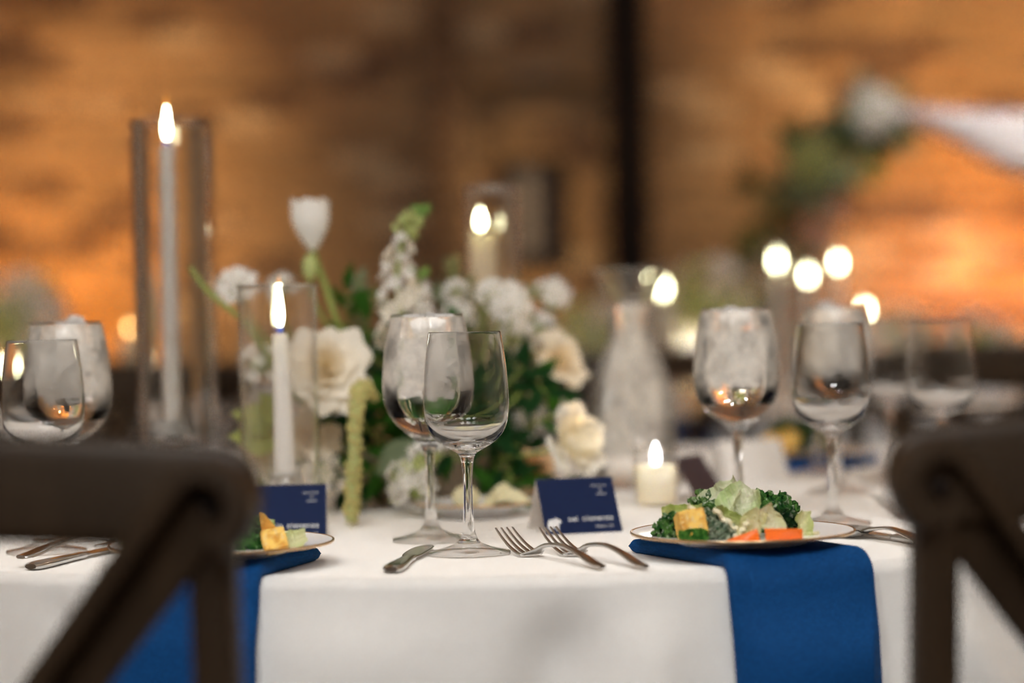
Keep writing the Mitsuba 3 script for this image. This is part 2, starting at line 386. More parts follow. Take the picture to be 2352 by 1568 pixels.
pend = mikit.ply(lathe([(0.0, -0.25), (0.12, -0.24), (0.26, -0.16), (0.32, -0.02), (0.33, 0.04), (0.32, 0.04), (0.31, 0.0), (0.0, -0.01)], 48), 'lamp_housing', smooth=40)
plens = mikit.ply(disk_mesh(PENDANT_R, down=False), 'lamp_housing')
for x, y in PENDANTS:
    k = thing('pendant_lamp', 'dark bowl pendant washing the ceiling above the tables', 'lamp', 'bowl pendants')
    part(k, 'bowl', pend, at(x, y, PENDANT_Z))
    part(k, 'bulb_plate', {**plens, 'emitter': area(PENDANT_RADIANCE, 3)}, at(x, y, PENDANT_Z + 0.002))
    part(k, 'rod', mikit.ply(tube([(x, y, PENDANT_Z - 0.2), (x, y, 4.1)], 0.01), 'lamp_housing'))
can = mikit.ply(lathe([(0.0, 0.0), (0.07, 0.0), (0.075, 0.01), (0.075, 0.14), (0.068, 0.14), (0.065, 0.05), (0, 0.05)], 32), 'lamp_housing', smooth=40)
for x, y, c, s in UPLIGHTS:
    k = thing('uplight', 'black uplight can on the floor against the brick wall', 'lamp', 'floor uplights')
    part(k, 'can', can, at(x, y, 0.0))
for x, y in SIDELIGHTS:
    k = thing('uplight', 'black uplight can on the floor along a side wall', 'lamp', 'side wall uplights')
    part(k, 'can', can, at(x, y, 0.0))
for x, y, z, t, c, a in WASHERS:
    k = thing('wall_washer', 'black ceiling spot washing the brick wall', 'lamp', 'ceiling wall washers')
    part(k, 'can', can, frame(np.array([x, y, z]) - 0.15 * (np.array(t) - [x, y, z]) / np.linalg.norm(np.array(t) - [x, y, z]), np.array(t) - [x, y, z]))
    part(k, 'stem', mikit.ply(tube([(x, y, z + 0.1), (x, y, 4.1)], 0.01), 'lamp_housing'))

# ------------------------------------------------------------------ table linen
ZT = 0.75
CX, CY, RT = -0.010, 2.715, 0.914
def fold(th, depth):
    """Outward push of a hanging tablecloth at angle th, depth metres below the edge."""
    a = 0.5 * np.sin(th * 9 + 0.6) + 0.35 * np.sin(th * 17 + 2.0) + 0.22 * np.sin(th * 31 + depth * 3.0)
    return (0.006 + 0.055 * smooth01(0.0, 0.6, depth)) * (a - 0.1) * smooth01(0.0, 0.12, depth)

def cloth_mesh(R, n=540, extra=None):
    rings = [(r, 0.0, 0) for r in (0.0, 0.1, 0.2, 0.35, 0.5, 0.65, 0.78, 0.86, R - 0.014)]
    rr = 0.012
    for a in np.linspace(0, PI / 2, 7)[1:]:
        rings.append((R - 0.012 + rr * math.sin(a), -(rr - rr * math.cos(a)), 0))
    for d in list(np.arange(0.012, 0.2, 0.012)) + list(np.linspace(0.21, 0.735, 24)):
        rings.append((R + 0.03 * d, -rr - d, 1))
    th = np.arange(n) * 2 * PI / n
    P = []
    for r, z, hang in rings:
        rad = np.full(n, r)
        if hang:
            d = -z - rr
            rad = rad + fold(th, d)
            if extra is not None:
                rad = rad + extra(th, d)
        P.append(np.stack([rad * np.cos(th), rad * np.sin(th), np.full(n, z)], 1))
    P = np.array(P)
    P = np.concatenate([P, P[:, :1]], 1)
    v, f = grid(P)
    m = trimesh.Trimesh(v, f, process=False)
    m.merge_vertices(digits_vertex=7)
    m.update_faces(m.nondegenerate_faces())
    return np.array(m.vertices), np.array(m.faces)

def front_folds(th, d):
    """The valley and creases that the photograph shows on the near drop."""
    x = RT * np.cos(th)
    near = (np.sin(th) < -0.5)
    s = smooth01(0.0, 0.06, d)
    out = 0.022 * np.exp(-((x + 0.13 - 0.1 * d) / 0.075) ** 2) - 0.036 * np.exp(-((x - 0.055 + 0.25 * d) / 0.032) ** 2) + 0.020 * np.exp(-((x - 0.125 + 0.1 * d) / 0.03) ** 2)
    out = out - 0.018 * np.exp(-((x + 0.40 - 0.9 * d) / 0.02) ** 2) + 0.014 * np.exp(-((x + 0.37 - 0.9 * d) / 0.025) ** 2)
    out = out - 0.018 * np.exp(-((x - 0.40 - 0.9 * d) / 0.022) ** 2) + 0.018 * np.exp(-((x - 0.36 - 0.6 * d) / 0.025) ** 2)
    return np.where(near, s * out * (0.55 + 1.2 * smooth01(0, 0.3, d)), 0)

k = thing('tablecloth', 'white linen cloth over the near round table, its edge and front drop facing the camera', 'tablecloth')
put(k, mikit.ply(cloth_mesh(RT, extra=front_folds), 'linen', smooth=True), at(CX, CY, ZT))
k = thing('banquet_table', 'round banquet table hidden beneath the near white cloth', 'table')
part(k, 'tabletop', mikit.ply(lathe([(0, 0.715), (0.89, 0.715), (0.895, 0.72), (0.895, 0.737), (0.89, 0.742), (0, 0.742)], 96), 'chair_wood', smooth=40), at(CX, CY, 0.004))
part(k, 'pedestal', mikit.ply(lathe([(0, 0.0), (0.3, 0.0), (0.3, 0.03), (0.06, 0.06), (0.05, 0.6), (0.2, 0.7), (0.2, 0.716), (0, 0.716)], 48), 'black_metal', smooth=40), at(CX, CY, 0.004))

def drape_points(G, H, cx=CX, cy=CY, R=RT, fold_h=None):
    """Lays points given by ground position G (n, 2) and height H above the cloth over the table and its edge."""
    d = G - [cx, cy]
    r = np.linalg.norm(d, axis=1)
    u = d / r[:, None]
    rr = 0.012 + H
    R0 = R - 0.012
    e = r - R0                                        # distance past the start of the rounding
    a = np.clip(e / (0.012 + 0.004), 0, PI / 2)
    hang = np.maximum(e - 0.016 * PI / 2, 0)
    rad = np.where(e <= 0, r, R0 + rr * np.sin(a) + 0.03 * hang)
    z = np.where(e <= 0, H, -0.012 + rr * np.cos(a) - hang)
    if fold_h is not None:
        rad = rad + fold_h(u, hang)
    return np.column_stack([cx + u[:, 0] * rad, cy + u[:, 1] * rad, ZT + z]), hang

def napkin_mesh(corner, wdir, W, L, TH, crease):
    """A folded napkin: corner = inner left corner on the cloth, wdir = unit vector along its width, L = length running outwards over the edge."""
    w = np.asarray(wdir, float) / np.linalg.norm(wdir)
    o = np.array([w[1], -w[0]])
    n, m = 150, 44
    lv = np.linspace(0, L, n)
    ang = np.linspace(0, 2 * PI, 60, endpoint=False)
    rows = []
    for i, s in enumerate(lv):
        t = TH / 2
        endr = min(1.0, math.sqrt(max(0.0, 1 - (1 - min(s, t) / t) ** 2)) + 0.05) if s < t else 1.0
        ca, sa = np.cos(ang), np.sin(ang)
        v = W / 2 + np.sign(ca) * np.abs(ca) ** 0.16 * W / 2
        # rounded long edges
        edge = np.minimum(v, W - v)
        h = t + np.sign(sa) * t * np.where(edge < t, np.sqrt(np.clip(1 - (1 - edge / t) ** 2, 0, 1)), 1.0) * np.abs(sa) ** 0.0 * endr
        G0 = np.asarray(corner) + np.outer(v, w) - [CX, CY]
        b = G0 @ o
        sc = -b + np.sqrt(np.maximum(b ** 2 - (G0 ** 2).sum(1) + (RT - 0.012) ** 2, 0))
        past = np.maximum(s - sc, 0)[:, None]
        Gc = G0 + o * np.minimum(s, sc)[:, None]
        rad = Gc / np.linalg.norm(Gc, axis=1, keepdims=True)
        G = Gc + past * (0.80 * rad + 0.20 * o) + [CX, CY]
        P, hang = drape_points(G, h)
        # puff and crease of the hanging part
        u = (G - [CX, CY]); u /= np.linalg.norm(u, axis=1, keepdims=True)
        push = crease(v / W, hang) * smooth01(0.0, 0.05, hang)
        P[:, :2] += u * push[:, None]
        rows.append(P)
    P = np.array(rows)
    k = len(ang)
    v = P.reshape(-1, 3)
    i, j = np.meshgrid(np.arange(n - 1), np.arange(k), indexing='ij')
    j2 = (j + 1) % k
    q = np.stack([i * k + j, i * k + j2, (i + 1) * k + j2, (i + 1) * k + j], -1).reshape(-1, 4)
    f = [q[:, [0, 1, 2]], q[:, [0, 2, 3]]]
    v = np.vstack([v, P[0].mean(0)[None], P[-1].mean(0)[None]])
    a = np.arange(k); a2 = (a + 1) % k
    f += [np.stack([np.full(k, n * k), a2, a], 1), np.stack([np.full(k, n * k + 1), (n - 1) * k + a, (n - 1) * k + a2], 1)]
    return v, np.vstack(f)

def crease_right(v, d):
    x = v - (0.86 - 2.6 * d)
    win = np.clip(4.2 * v * (1 - v), 0, 1)
    return 0.003 + win * (0.020 * smooth01(0.0, 0.07, d) + 0.008 * np.exp(-((v - 0.25) / 0.2) ** 2) - 0.030 * np.exp(-(x / 0.085) ** 2) * smooth01(0.015, 0.05, d) + 0.014 * np.exp(-((x - 0.17) / 0.09) ** 2) * smooth01(0.0, 0.05, d))
def crease_left(v, d):
    return 0.003 + 0.010 * np.exp(-((v - 0.3 + 0.6 * d) / 0.2) ** 2) - 0.006 * np.exp(-((v - 0.62 - 0.3 * d) / 0.08) ** 2) + 0.012 * np.exp(-((v - 0.9) / 0.12) ** 2) + 0.01 * d
k = thing('napkin', 'blue folded napkin hanging over the table edge under the full salad plate', 'napkin')
put(k, mikit.ply(napkin_mesh((0.101, 1.963), (0.883, 0.47), 0.127, 0.48, 0.0125, crease_right), 'blue_cloth', smooth=60))
k = thing('napkin', 'blue folded napkin hanging over the table edge behind the left crossback chair', 'napkin')
put(k, mikit.ply(napkin_mesh((-0.309, 1.995), (0.955, -0.295), 0.140, 0.48, 0.0125, crease_left), 'blue_cloth', smooth=60))
# ------------------------------------------------------------------ glassware
WG_FOOT = [(0, 0), (0.036, 0), (0.0374, 0.0006), (0.0377, 0.0014), (0.0368, 0.0021), (0.030, 0.0037), (0.021, 0.0062), (0.0125, 0.0096), (0.0082, 0.0138), (0.0062, 0.0195)]
WG_STEM = [(0.0062, 0.0195), (0.0050, 0.030), (0.0044, 0.045), (0.0042, 0.058), (0.0046, 0.072), (0.0056, 0.083), (0.0066, 0.088)]
WG_OUT = [(0.0066, 0.088), (0.0088, 0.0915), (0.0135, 0.0945), (0.0238, 0.1005), (0.0325, 0.109), (0.0374, 0.120), (0.0391, 0.135), (0.0388, 0.148), (0.0376, 0.1675), (0.0353, 0.187), (0.0331, 0.2010)]
WG_RIM = [(0.0329, 0.2016), (0.0325, 0.2017), (0.0321, 0.2010)]
WG_IN = [(0.0321, 0.2010), (0.0343, 0.187), (0.0366, 0.1675), (0.0378, 0.148), (0.0381, 0.135), (0.0363, 0.1215), (0.0312, 0.1120), (0.0225, 0.1050), (0.0120, 0.1015), (0.0, 0.1003)]
GB_FOOT = [(a * 0.985, b * 1.05) for a, b in WG_FOOT]
GB_STEM = [(a * 0.985 if i == 0 else a * 1.02, b * 1.05 if i < 6 else 0.087) for i, (a, b) in enumerate(WG_STEM)]
GB_OUT = [GB_STEM[-1], (0.0092, 0.0930), (0.0150, 0.0982), (0.0263, 0.1065), (0.0362, 0.1180), (0.0422, 0.1315), (0.0442, 0.148), (0.0434, 0.165), (0.0413, 0.186), (0.0383, 0.203), (0.0350, 0.2185)]
GB_RIM = [(0.0348, 0.2191), (0.0344, 0.2192), (0.0340, 0.2185)]
GB_IN = [(0.0340, 0.2185), (0.0373, 0.203), (0.0403, 0.186), (0.0424, 0.165), (0.0432, 0.148), (0.0411, 0.1325), (0.0350, 0.1205), (0.0250, 0.1110), (0.0130, 0.1045), (0.0, 0.1028)]

def cv(p, n=5):
    c = curve(p, n)
    c[:, 0] = np.maximum(c[:, 0], 0)
    c[0], c[-1] = p[0], p[-1]
    return [tuple(x) for x in c]

NSEG = 72
def glass_ply(foot, stem, out, rim, inn, level=None):
    inner = cv(inn, 6)
    fc = cv(foot[1:], 5)
    split = 0.0098
    outer = [p for p in fc if p[0] >= split or p[1] < 0.0015]
    hub = [(0.0, outer[-1][1] - 0.0016), (outer[-1][0] * 0.96, outer[-1][1] - 0.0016)] + [outer[-1]] + [p for p in fc if p[0] < split and p[1] > 0.002]
    re, ze = foot[3]
    ring = [(re - 0.0007 + 0.0011 * math.cos(q), ze - 0.0002 + 0.0011 * math.sin(q)) for q in np.linspace(0, 2 * PI, 11)]
    sh = {'foot': mikit.ply(lathe([p for p in outer if p[1] >= 0.0012], NSEG), 'thin_glass', smooth=True),
          'foot__hub': mikit.ply(lathe(hub, NSEG), 'glass', smooth=True), 'foot__edge': mikit.ply(lathe(ring, NSEG), 'glass', smooth=True), 'stem': mikit.ply(lathe(cv(stem, 5), NSEG), 'glass', smooth=True)}
    if level is None:
        sh['bowl'] = mikit.ply(lathe(cv(out, 6) + rim + inner[1:], NSEG), 'glass', smooth=True)
        return sh, None
    z = np.array([p[1] for p in inner]); r = np.array([p[0] for p in inner])
    rl = float(np.interp(-level, -z, r))
    above = [p for p in inner if p[1] > level + 1e-4] + [(rl, level)]
    below = [(rl, level)] + [p for p in inner if p[1] < level - 1e-4]
    sh['bowl'] = mikit.ply(lathe(cv(out, 6) + rim + above[1:], NSEG), 'glass', smooth=True)
    body = mikit.ply(lathe(below[::-1], NSEG), 'glass_water', smooth=True)
    top = mikit.ply(lathe([(rl, level), (rl * 0.5, level), (0.0, level)], NSEG), 'water_top', smooth=False)
    return sh, (body, top)

WINE, _ = glass_ply(WG_FOOT, WG_STEM, WG_OUT, WG_RIM, WG_IN)
GOB, GOBW = glass_ply(GB_FOOT, GB_STEM, GB_OUT, GB_RIM, GB_IN, 0.196)

def wine_glass(x, y, label, group=None, z=ZT, rz=0):
    k = thing('wine_glass', label, 'wine glass', group)
    for n in ('bowl', 'stem', 'foot', 'foot__hub', 'foot__edge'):
        part(k, n, WINE[n], at(x, y, z + 0.0006, rz))
    return k

def ice_mesh(seed, prof, z0, z1, count, size, heap=0.01):
    rng = np.random.default_rng(seed)
    zz = np.array([p[1] for p in prof]); rr = np.array([p[0] for p in prof]); o = np.argsort(zz)
    out = []
    for i in range(count):
        z = z0 + (z1 - z0) * (i + 0.5) / count
        s = size * rng.uniform(0.7, 1.25)
        lim = float(np.interp(min(z, z1), zz[o], rr[o])) - s * 0.72 - 0.0012
        a, q = rng.uniform(0, 2 * PI), lim * math.sqrt(rng.uniform(0.02, 1))
        if i > count - 12:
            z, q, s = z1 + rng.uniform(0.0, heap), q * 0.8, s * (1.25 if i % 2 else 0.9)
            lim = float(np.interp(min(z + 0.3 * s, zz.max()), zz[o], rr[o])) - s * 0.62
            q = min(q, max(lim, 0.0))
        pts = rng.normal(size=(14, 3)); pts /= np.linalg.norm(pts, axis=1, keepdims=True)
        pts = np.sign(pts) * np.abs(pts) ** 0.6
        pts *= s * 0.5 * rng.uniform(0.75, 1.0, 3)
        h = hull(pts + [q * math.cos(a), q * math.sin(a), z])
        out.append(h)
    return cat(*out)

GB_INC = cv(GB_IN, 6)
GB_MIST = mikit.ply(lathe([(r + 0.00022, z) for r, z in cv(GB_OUT, 6) if 0.118 < z < 0.2182], NSEG), 'condensation', smooth=True)
ICE = [mikit.ply(ice_mesh(11 + i, GB_INC, 0.140, 0.206, 85, 0.0165, 0.009), 'ice_clear', smooth=28) for i in range(2)]

def water_goblet(x, y, label, wlabel, ilabel, i=0, rz=0, group=None, ice_on=True):
    k = thing('water_goblet', label, 'water glass', group)
    tf = at(x, y, ZT + 0.0006, rz)
    for n in ('bowl', 'stem', 'foot', 'foot__hub', 'foot__edge'):
        part(k, n, GOB[n], tf)
    w = thing('water', wlabel, 'water')
    part(w, 'body', GOBW[0], tf); part(w, 'surface', GOBW[1], tf)
    if ice_on:
        part(k, 'condensation', GB_MIST, tf, label='misty condensation on the bowl')
        put(thing('ice', ilabel, 'ice', kind='stuff'), ICE[i % 2], tf)

wine_glass(-0.043, 1.976, 'empty clear wine glass in sharp focus, in front of the iced goblet at the centre')
wine_glass(-0.448, 2.074, 'empty clear wine glass at the left edge, rising behind the left chair rail')
wine_glass(0.318, 2.181, 'empty clear wine glass behind the full salad plate, left of the right chair')
wine_glass(0.482, 2.45, 'empty clear wine glass standing just above the right chair rail')
water_goblet(-0.082, 2.105, 'goblet heaped with iced water at the centre, behind the sharp empty wine glass', 'water in the central goblet', 'crushed ice heaped above the rim of the central goblet', 0)
water_goblet(-0.451, 2.205, 'goblet of iced water at the left edge, behind an empty wine glass', 'water in the goblet at the left edge', 'crushed ice in the goblet at the left edge', 1, 40)
water_goblet(0.232, 2.256, 'goblet of iced water behind the full salad plate, beside the lit votive', 'water in the goblet behind the salad', 'crushed ice in the goblet behind the salad', 0, 130)
water_goblet(0.380, 2.56, 'blurred goblet of iced water directly behind the empty wine glass by the right chair', 'water in the blurred goblet by the right chair', 'crushed ice in the blurred goblet by the right chair', 1, 200)
wine_glass(0.470, 2.72, 'blurred empty wine glass between the blurred iced goblet and the right chair')

# glass carafe of iced water
CF_OUT = [(0.0, 0.0), (0.040, 0.0), (0.0440, 0.003), (0.0475, 0.015), (0.0520, 0.050), (0.0530, 0.090), (0.0500, 0.122), (0.0420, 0.148), (0.0320, 0.170), (0.0268, 0.190), (0.0262, 0.208), (0.0300, 0.232), (0.0380, 0.255), (0.0465, 0.2720)]
CF_RIM = [(0.0470, 0.2735), (0.0460, 0.2738), (0.0452, 0.2728)]
CF_IN = [(0.0452, 0.2728), (0.0360, 0.2545), (0.0280, 0.232), (0.0240, 0.208), (0.0246, 0.190), (0.0300, 0.169), (0.0400, 0.1465), (0.0480, 0.120), (0.0510, 0.090), (0.0500, 0.050), (0.0455, 0.016), (0.038, 0.009), (0.0, 0.008)]
CF_INC = cv(CF_IN[:-1], 5) + [CF_IN[-1]]
z = np.array([p[1] for p in CF_INC]); r = np.array([p[0] for p in CF_INC])
LV = 0.226
rl = float(np.interp(-LV, -z, r))
tf = at(0.148, 2.71, ZT + 0.0006)
k = thing('carafe', 'flared glass carafe of iced water behind the navy place card and the votive', 'carafe')
part(k, 'body', mikit.ply(lathe([CF_OUT[0]] + cv(CF_OUT[1:], 5) + CF_RIM + [p for p in CF_INC if p[1] > LV][1:] + [(rl, LV)], NSEG), 'glass', smooth=True), tf)
part(k, 'condensation', mikit.ply(lathe([(r + 0.0003, z) for r, z in cv(CF_OUT[1:], 5) if 0.004 < z < 0.228], NSEG), 'condensation_carafe', smooth=True), tf, label='misty condensation on the carafe')
w = thing('water', 'water filling the glass carafe', 'water')
part(w, 'body', mikit.ply(lathe(([(rl, LV)] + [p for p in CF_INC if p[1] < LV])[::-1], NSEG), 'glass_water', smooth=True), tf)
part(w, 'surface', mikit.ply(lathe([(rl, LV), (0, LV)], NSEG), 'water_top'), tf)
put(thing('ice', 'crushed ice packed in the glass carafe', 'ice', kind='stuff'), mikit.ply(ice_mesh(3, CF_INC, 0.04, 0.222, 110, 0.021, 0.004), 'ice_clear', smooth=28), tf)

# ------------------------------------------------------------------ candles
def flame_mesh(r, h, lean=0.0, n=12):
    prof = [(0.0, 0.0), (0.42 * r, 0.04 * h), (0.80 * r, 0.14 * h), (1.0 * r, 0.27 * h), (0.96 * r, 0.40 * h), (0.78 * r, 0.56 * h), (0.52 * r, 0.72 * h), (0.26 * r, 0.87 * h), (0.10 * r, 0.95 * h), (0.0, h)]
    v, f = lathe(prof, n)
    v[:, 0] += lean * h * (v[:, 2] / h) ** 2
    return v, f

def flame(parent, x, y, z, r, h, lean=0.0, colour=FLAME, fine=False, w=3.0):
    fk = part(parent, 'flame', {**mikit.ply(flame_mesh(r, h, lean), 'wick', smooth=True), 'emitter': area(colour, w)}, at(x, y, z), label='bright yellow-white flame')
    if fine:
        part(fk, 'base', {**mikit.ply(lathe([(0, -0.0035), (0.5 * r, -0.002), (0.66 * r, 0.001), (0.66 * r, 0.0035), (0.4 * r, 0.003), (0, 0.003)], 16), 'wick', smooth=True), 'emitter': area((0.03, 0.12, 0.62), 0.02)}, at(x, y, z - 0.001), label='blue base of the flame')
        part(fk, 'tip', {**mikit.ply(lathe([(0, -0.006), (0.2 * r, -0.004), (0.17 * r, 0.002), (0, 0.008)], 12), 'wick', smooth=True), 'emitter': area((2.2, 0.75, 0.08), 0.02)}, at(x + lean * h, y, z + h), label='orange tip of the flame')

def taper(x, y, z0, z1, r0, r1, label, fr, fh, lean=0.0, fine=False, group=None, w=3.0, colour=FLAME, tilt=(0, 0)):
    k = thing('taper_candle', label, 'candle', group)
    h = z1 - z0
    def sway(m):
        v, f = m
        v = v.copy(); v[:, 0] += tilt[0] * v[:, 2]; v[:, 1] += tilt[1] * v[:, 2]
        return v, f
    part(k, 'wax', mikit.ply(sway(lathe([(0, 0), (r0 * 0.96, 0), (r0, 0.003)] + [(r0 + (r1 - r0) * t, 0.003 + (h - 0.006) * t) for t in (0.25, 0.5, 0.75, 1)] + [(r1 * 0.9, h - 0.0008), (r1 * 0.7, h), (r1 * 0.4, h - 0.0012), (0, h - 0.0016)], 28)), 'wax', smooth=50), at(x, y, z0))
    xt, yt = x + tilt[0] * h, y + tilt[1] * h
    part(k, 'wick', mikit.ply(tube([(xt, yt, z1 - 0.002), (xt, yt, z1 + 0.004), (xt + 0.001, yt, z1 + 0.010)], 0.0007, 6), 'wick'))
    flame(k, xt, yt, z1 + 0.005, fr, fh, lean, colour, fine, w)
    return k

HOLDER = [(0, 0), (0.032, 0), (0.034, 0.002), (0.033, 0.006), (0.020, 0.010), (0.012, 0.016), (0.014, 0.022), (0.016, 0.028), (0.012, 0.034), (0.012, 0.038), (0.021, 0.043), (0.024, 0.046), (0.0235, 0.049), (0.018, 0.051), (0.0155, 0.058), (0.0165, 0.062), (0.0145, 0.0625), (0.0128, 0.060), (0.0125, 0.046), (0.0, 0.045)]
def holder(x, y, label, s=1.0, hs=1.0):
    k = thing('candle_holder', label, 'candle holder')
    put(k, mikit.ply(lathe([(r * s, z * hs) for r, z in HOLDER], 48), 'glass', smooth=35), at(x, y, ZT + 0.0006))
    return k

def hurricane(x, y, r, h, label, t=0.0032, group=None, mat='glass'):
    k = thing('hurricane_sleeve', label, 'glass sleeve', group)
    if mat == 'thin_glass':
        part(k, 'wall', mikit.ply(cat(lathe([(r, 0.0), (r, h * 0.5), (r, h - t * 0.5)], 80), lathe([(r - t, h - t * 0.5), (r - t, h * 0.5), (r - t, 0.0)], 80)), mat, smooth=True), at(x, y, ZT + 0.0008))
        a = np.linspace(0, 2 * PI, 10)
        part(k, 'rim', mikit.ply(lathe([(r - 0.5 * t + 0.7 * t * math.cos(q), h - t * 0.5 + 0.7 * t * math.sin(q)) for q in a], 80), 'glass', smooth=True), at(x, y, ZT + 0.0008))
    else:
        put(k, mikit.ply(lathe([(r - t * 0.8, 0.0), (r - t * 0.2, 0.0), (r, 0.001), (r, h * 0.5), (r, h - 0.0012), (r - t * 0.2, h), (r - t * 0.8, h), (r - t, h - 0.0012), (r - t, h * 0.5), (r - t, 0.001), (r - t * 0.8, 0.0)], 80), mat, smooth=40), at(x, y, ZT + 0.0008))
    return k

TX, TY = -0.400, 2.55
hurricane(TX + 0.0070, TY, 0.0478, 0.452, 'tall clear glass cylinder around the highest taper candle, at left', 0.009)
holder(TX, TY, 'glass candle holder inside the tall cylinder', 1.0, 1.65)
taper(TX, TY, ZT + 0.076, ZT + 0.424, 0.0115, 0.0092, 'tall white taper candle, highest flame in the photo, in a glass cylinder', 0.0046, 0.046, 0.0, fine=True, tilt=(0.004, 0))
SX, SY = -0.2370, 2.25
hurricane(SX - 0.0048, SY, 0.0412, 0.2525, 'shorter clear glass cylinder behind the left navy place card', 0.0026, mat='thin_glass')
holder(SX, SY, 'glass candle holder inside the shorter cylinder', 1.0, 0.95)
taper(SX, SY, ZT + 0.044, ZT + 0.203, 0.0112, 0.0082, 'white taper candle with a tall split-looking flame, in the shorter glass cylinder', 0.0040, 0.047, 0.0, fine=True, tilt=(-0.015, 0))
PX, PY = -0.036, 2.95
hurricane(PX + 0.0115, PY, 0.0385, 0.391, 'glass cylinder around the ivory candle rising behind the flowers', 0.003, mat='thin_glass')
k = thing('pillar_candle', 'ivory candle with a blurred flame behind the flowers, in a glass cylinder', 'candle')
part(k, 'wax', mikit.ply(lathe([(0, 0), (0.0175, 0), (0.018, 0.002), (0.0178, 0.33), (0.0165, 0.3325), (0.012, 0.331), (0, 0.329)], 36), 'wax_cream', smooth=50), at(PX, PY, ZT + 0.001))
part(k, 'wick', mikit.ply(tube([(PX, PY, ZT + 0.329), (PX, PY, ZT + 0.339)], 0.0008, 6), 'wick'))
flame(k, PX - 0.003, PY, ZT + 0.336, 0.0058, 0.029)

VX, VY = 0.157, 2.425
k = thing('votive_cup', 'small clear glass votive cup with a lit candle, beside the carafe', 'votive cup')
part(k, 'cup', mikit.ply(lathe([(0, 0), (0.0215, 0), (0.0225, 0.001), (0.0262, 0.0632), (0.0258, 0.0638), (0.0250, 0.0634), (0.0218, 0.0052), (0.0205, 0.0045), (0, 0.0045)], 48), 'thin_glass', smooth=40), at(VX, VY, ZT + 0.0006))
part(k, 'rim', mikit.ply(lathe([(0.0257 + 0.0011 * math.cos(q), 0.0632 + 0.0011 * math.sin(q)) for q in np.linspace(0, 2 * PI, 9)], 48), 'glass', smooth=True), at(VX, VY, ZT + 0.0006))
k = thing('votive_candle', 'cream candle glowing inside the small glass votive cup', 'candle')
part(k, 'wax', mikit.ply(lathe([(0, 0), (0.0206, 0), (0.0212, 0.001), (0.0236, 0.0405), (0.0228, 0.0412), (0.012, 0.0402), (0, 0.0395)], 40), 'wax_cream', smooth=50), at(VX, VY, ZT + 0.0056))
part(k, 'wick', mikit.ply(tube([(VX, VY, ZT + 0.044), (VX, VY, ZT + 0.053)], 0.0007, 6), 'wick'))
flame(k, VX + 0.0005, VY, ZT + 0.0475, 0.0044, 0.0255, 0, (330, 240, 130), w=10)
# ------------------------------------------------------------------ plates and cutlery
def plate_meshes(R, h, rim_w=0.022):
    """A coupe plate: (body, gold line)."""
    fl = h * 0.78
    prof = [(0, fl - 0.0030), (R * 0.50, fl - 0.0032), (R * 0.53, 0.0), (R * 0.57, 0.0), (R * 0.60, fl - 0.0036), (R * 0.80, h * 0.66), (R * 0.95, h * 0.86), (R * 0.995, h - 0.0016), (R, h - 0.0006), (R * 0.996, h), (R * 0.988, h + 0.0002), (R * 0.94, h * 0.95), (R * 0.86, h * 0.87), (R * 0.74, fl + 0.0004), (R * 0.60, fl), (0, fl)]
    body = lathe(prof[:2] + prof[2:4] + cv(prof[4:15], 3) + prof[15:], 128)
    g = lathe([(R * 0.9935, h - 0.0022), (R * 1.0015, h - 0.0010), (R * 1.000, h + 0.0003), (R * 0.990, h + 0.0006), (R * 0.976, h - 0.0002), (R * 0.980, h - 0.0009), (R * 0.9935, h - 0.0022)], 128)
    return mikit.ply(body, 'porcelain', smooth=45), mikit.ply(g, 'gold', smooth=True)

SALAD_BODY, SALAD_GOLD = plate_meshes(0.0985, 0.0115)
PLATE_R = (0.199, 1.912, ZT + 0.0118)
PLATE_L = (-0.258, 1.905, ZT + 0.0118)
for (x, y, z), lab in ((PLATE_R, 'white gold-rimmed plate heaped with salad on the right blue napkin'), (PLATE_L, 'white gold-rimmed salad plate on the left blue napkin, half hidden by the left chair')):
    k = thing('salad_plate', lab, 'plate')
    part(k, 'body', SALAD_BODY, at(x, y, z)); part(k, 'rim', SALAD_GOLD, at(x, y, z), label='gold rim line')

def blade(path, widths, thick, sides=14, up=(0, 0, 1.0), power=0.75):
    return tube(path, 0, sides, up=up, flat=np.column_stack([widths, thick]), power=power)

def fork_mesh():
    """Local x along the fork from handle end (0) to tine tips (0.190), tines up."""
    s = np.array([0.0, 0.004, 0.015, 0.04, 0.075, 0.105, 0.120, 0.128, 0.137])
    zc = np.array([0.0035, 0.0036, 0.0050, 0.0105, 0.0150, 0.0125, 0.0075, 0.0045, 0.0022])
    w = np.array([0.0030, 0.0050, 0.0055, 0.0044, 0.0029, 0.0027, 0.0052, 0.0106, 0.0122])
    t = np.array([0.0012, 0.0016, 0.0018, 0.0018, 0.0020, 0.0019, 0.0014, 0.0011, 0.0010])
    q = np.linspace(0, 0.137, 40)
    f = lambda a: np.interp(q, s, a)
    from scipy.interpolate import PchipInterpolator as PI_
    h = tube(np.column_stack([q, 0 * q, PI_(s, zc)(q)]), 0, 14, flat=np.column_stack([PI_(s, w)(q), PI_(s, t)(q)]), power=0.8)
    tines = []
    for i in range(4):
        y = -0.0096 + i * 0.0064
        u = np.linspace(0, 1, 14)
        x = 0.133 + 0.055 * u
        z = 0.0023 + 0.0195 * u ** 1.7
        y2 = y * (1.0 - 0.12 * u)
        tines.append(tube(np.column_stack([x, y2, z]), 0, 10, flat=np.column_stack([0.0021 * (1 - 0.55 * u ** 1.5), 0.0009 * (1 - 0.4 * u)]), power=0.8))
    return h, tines

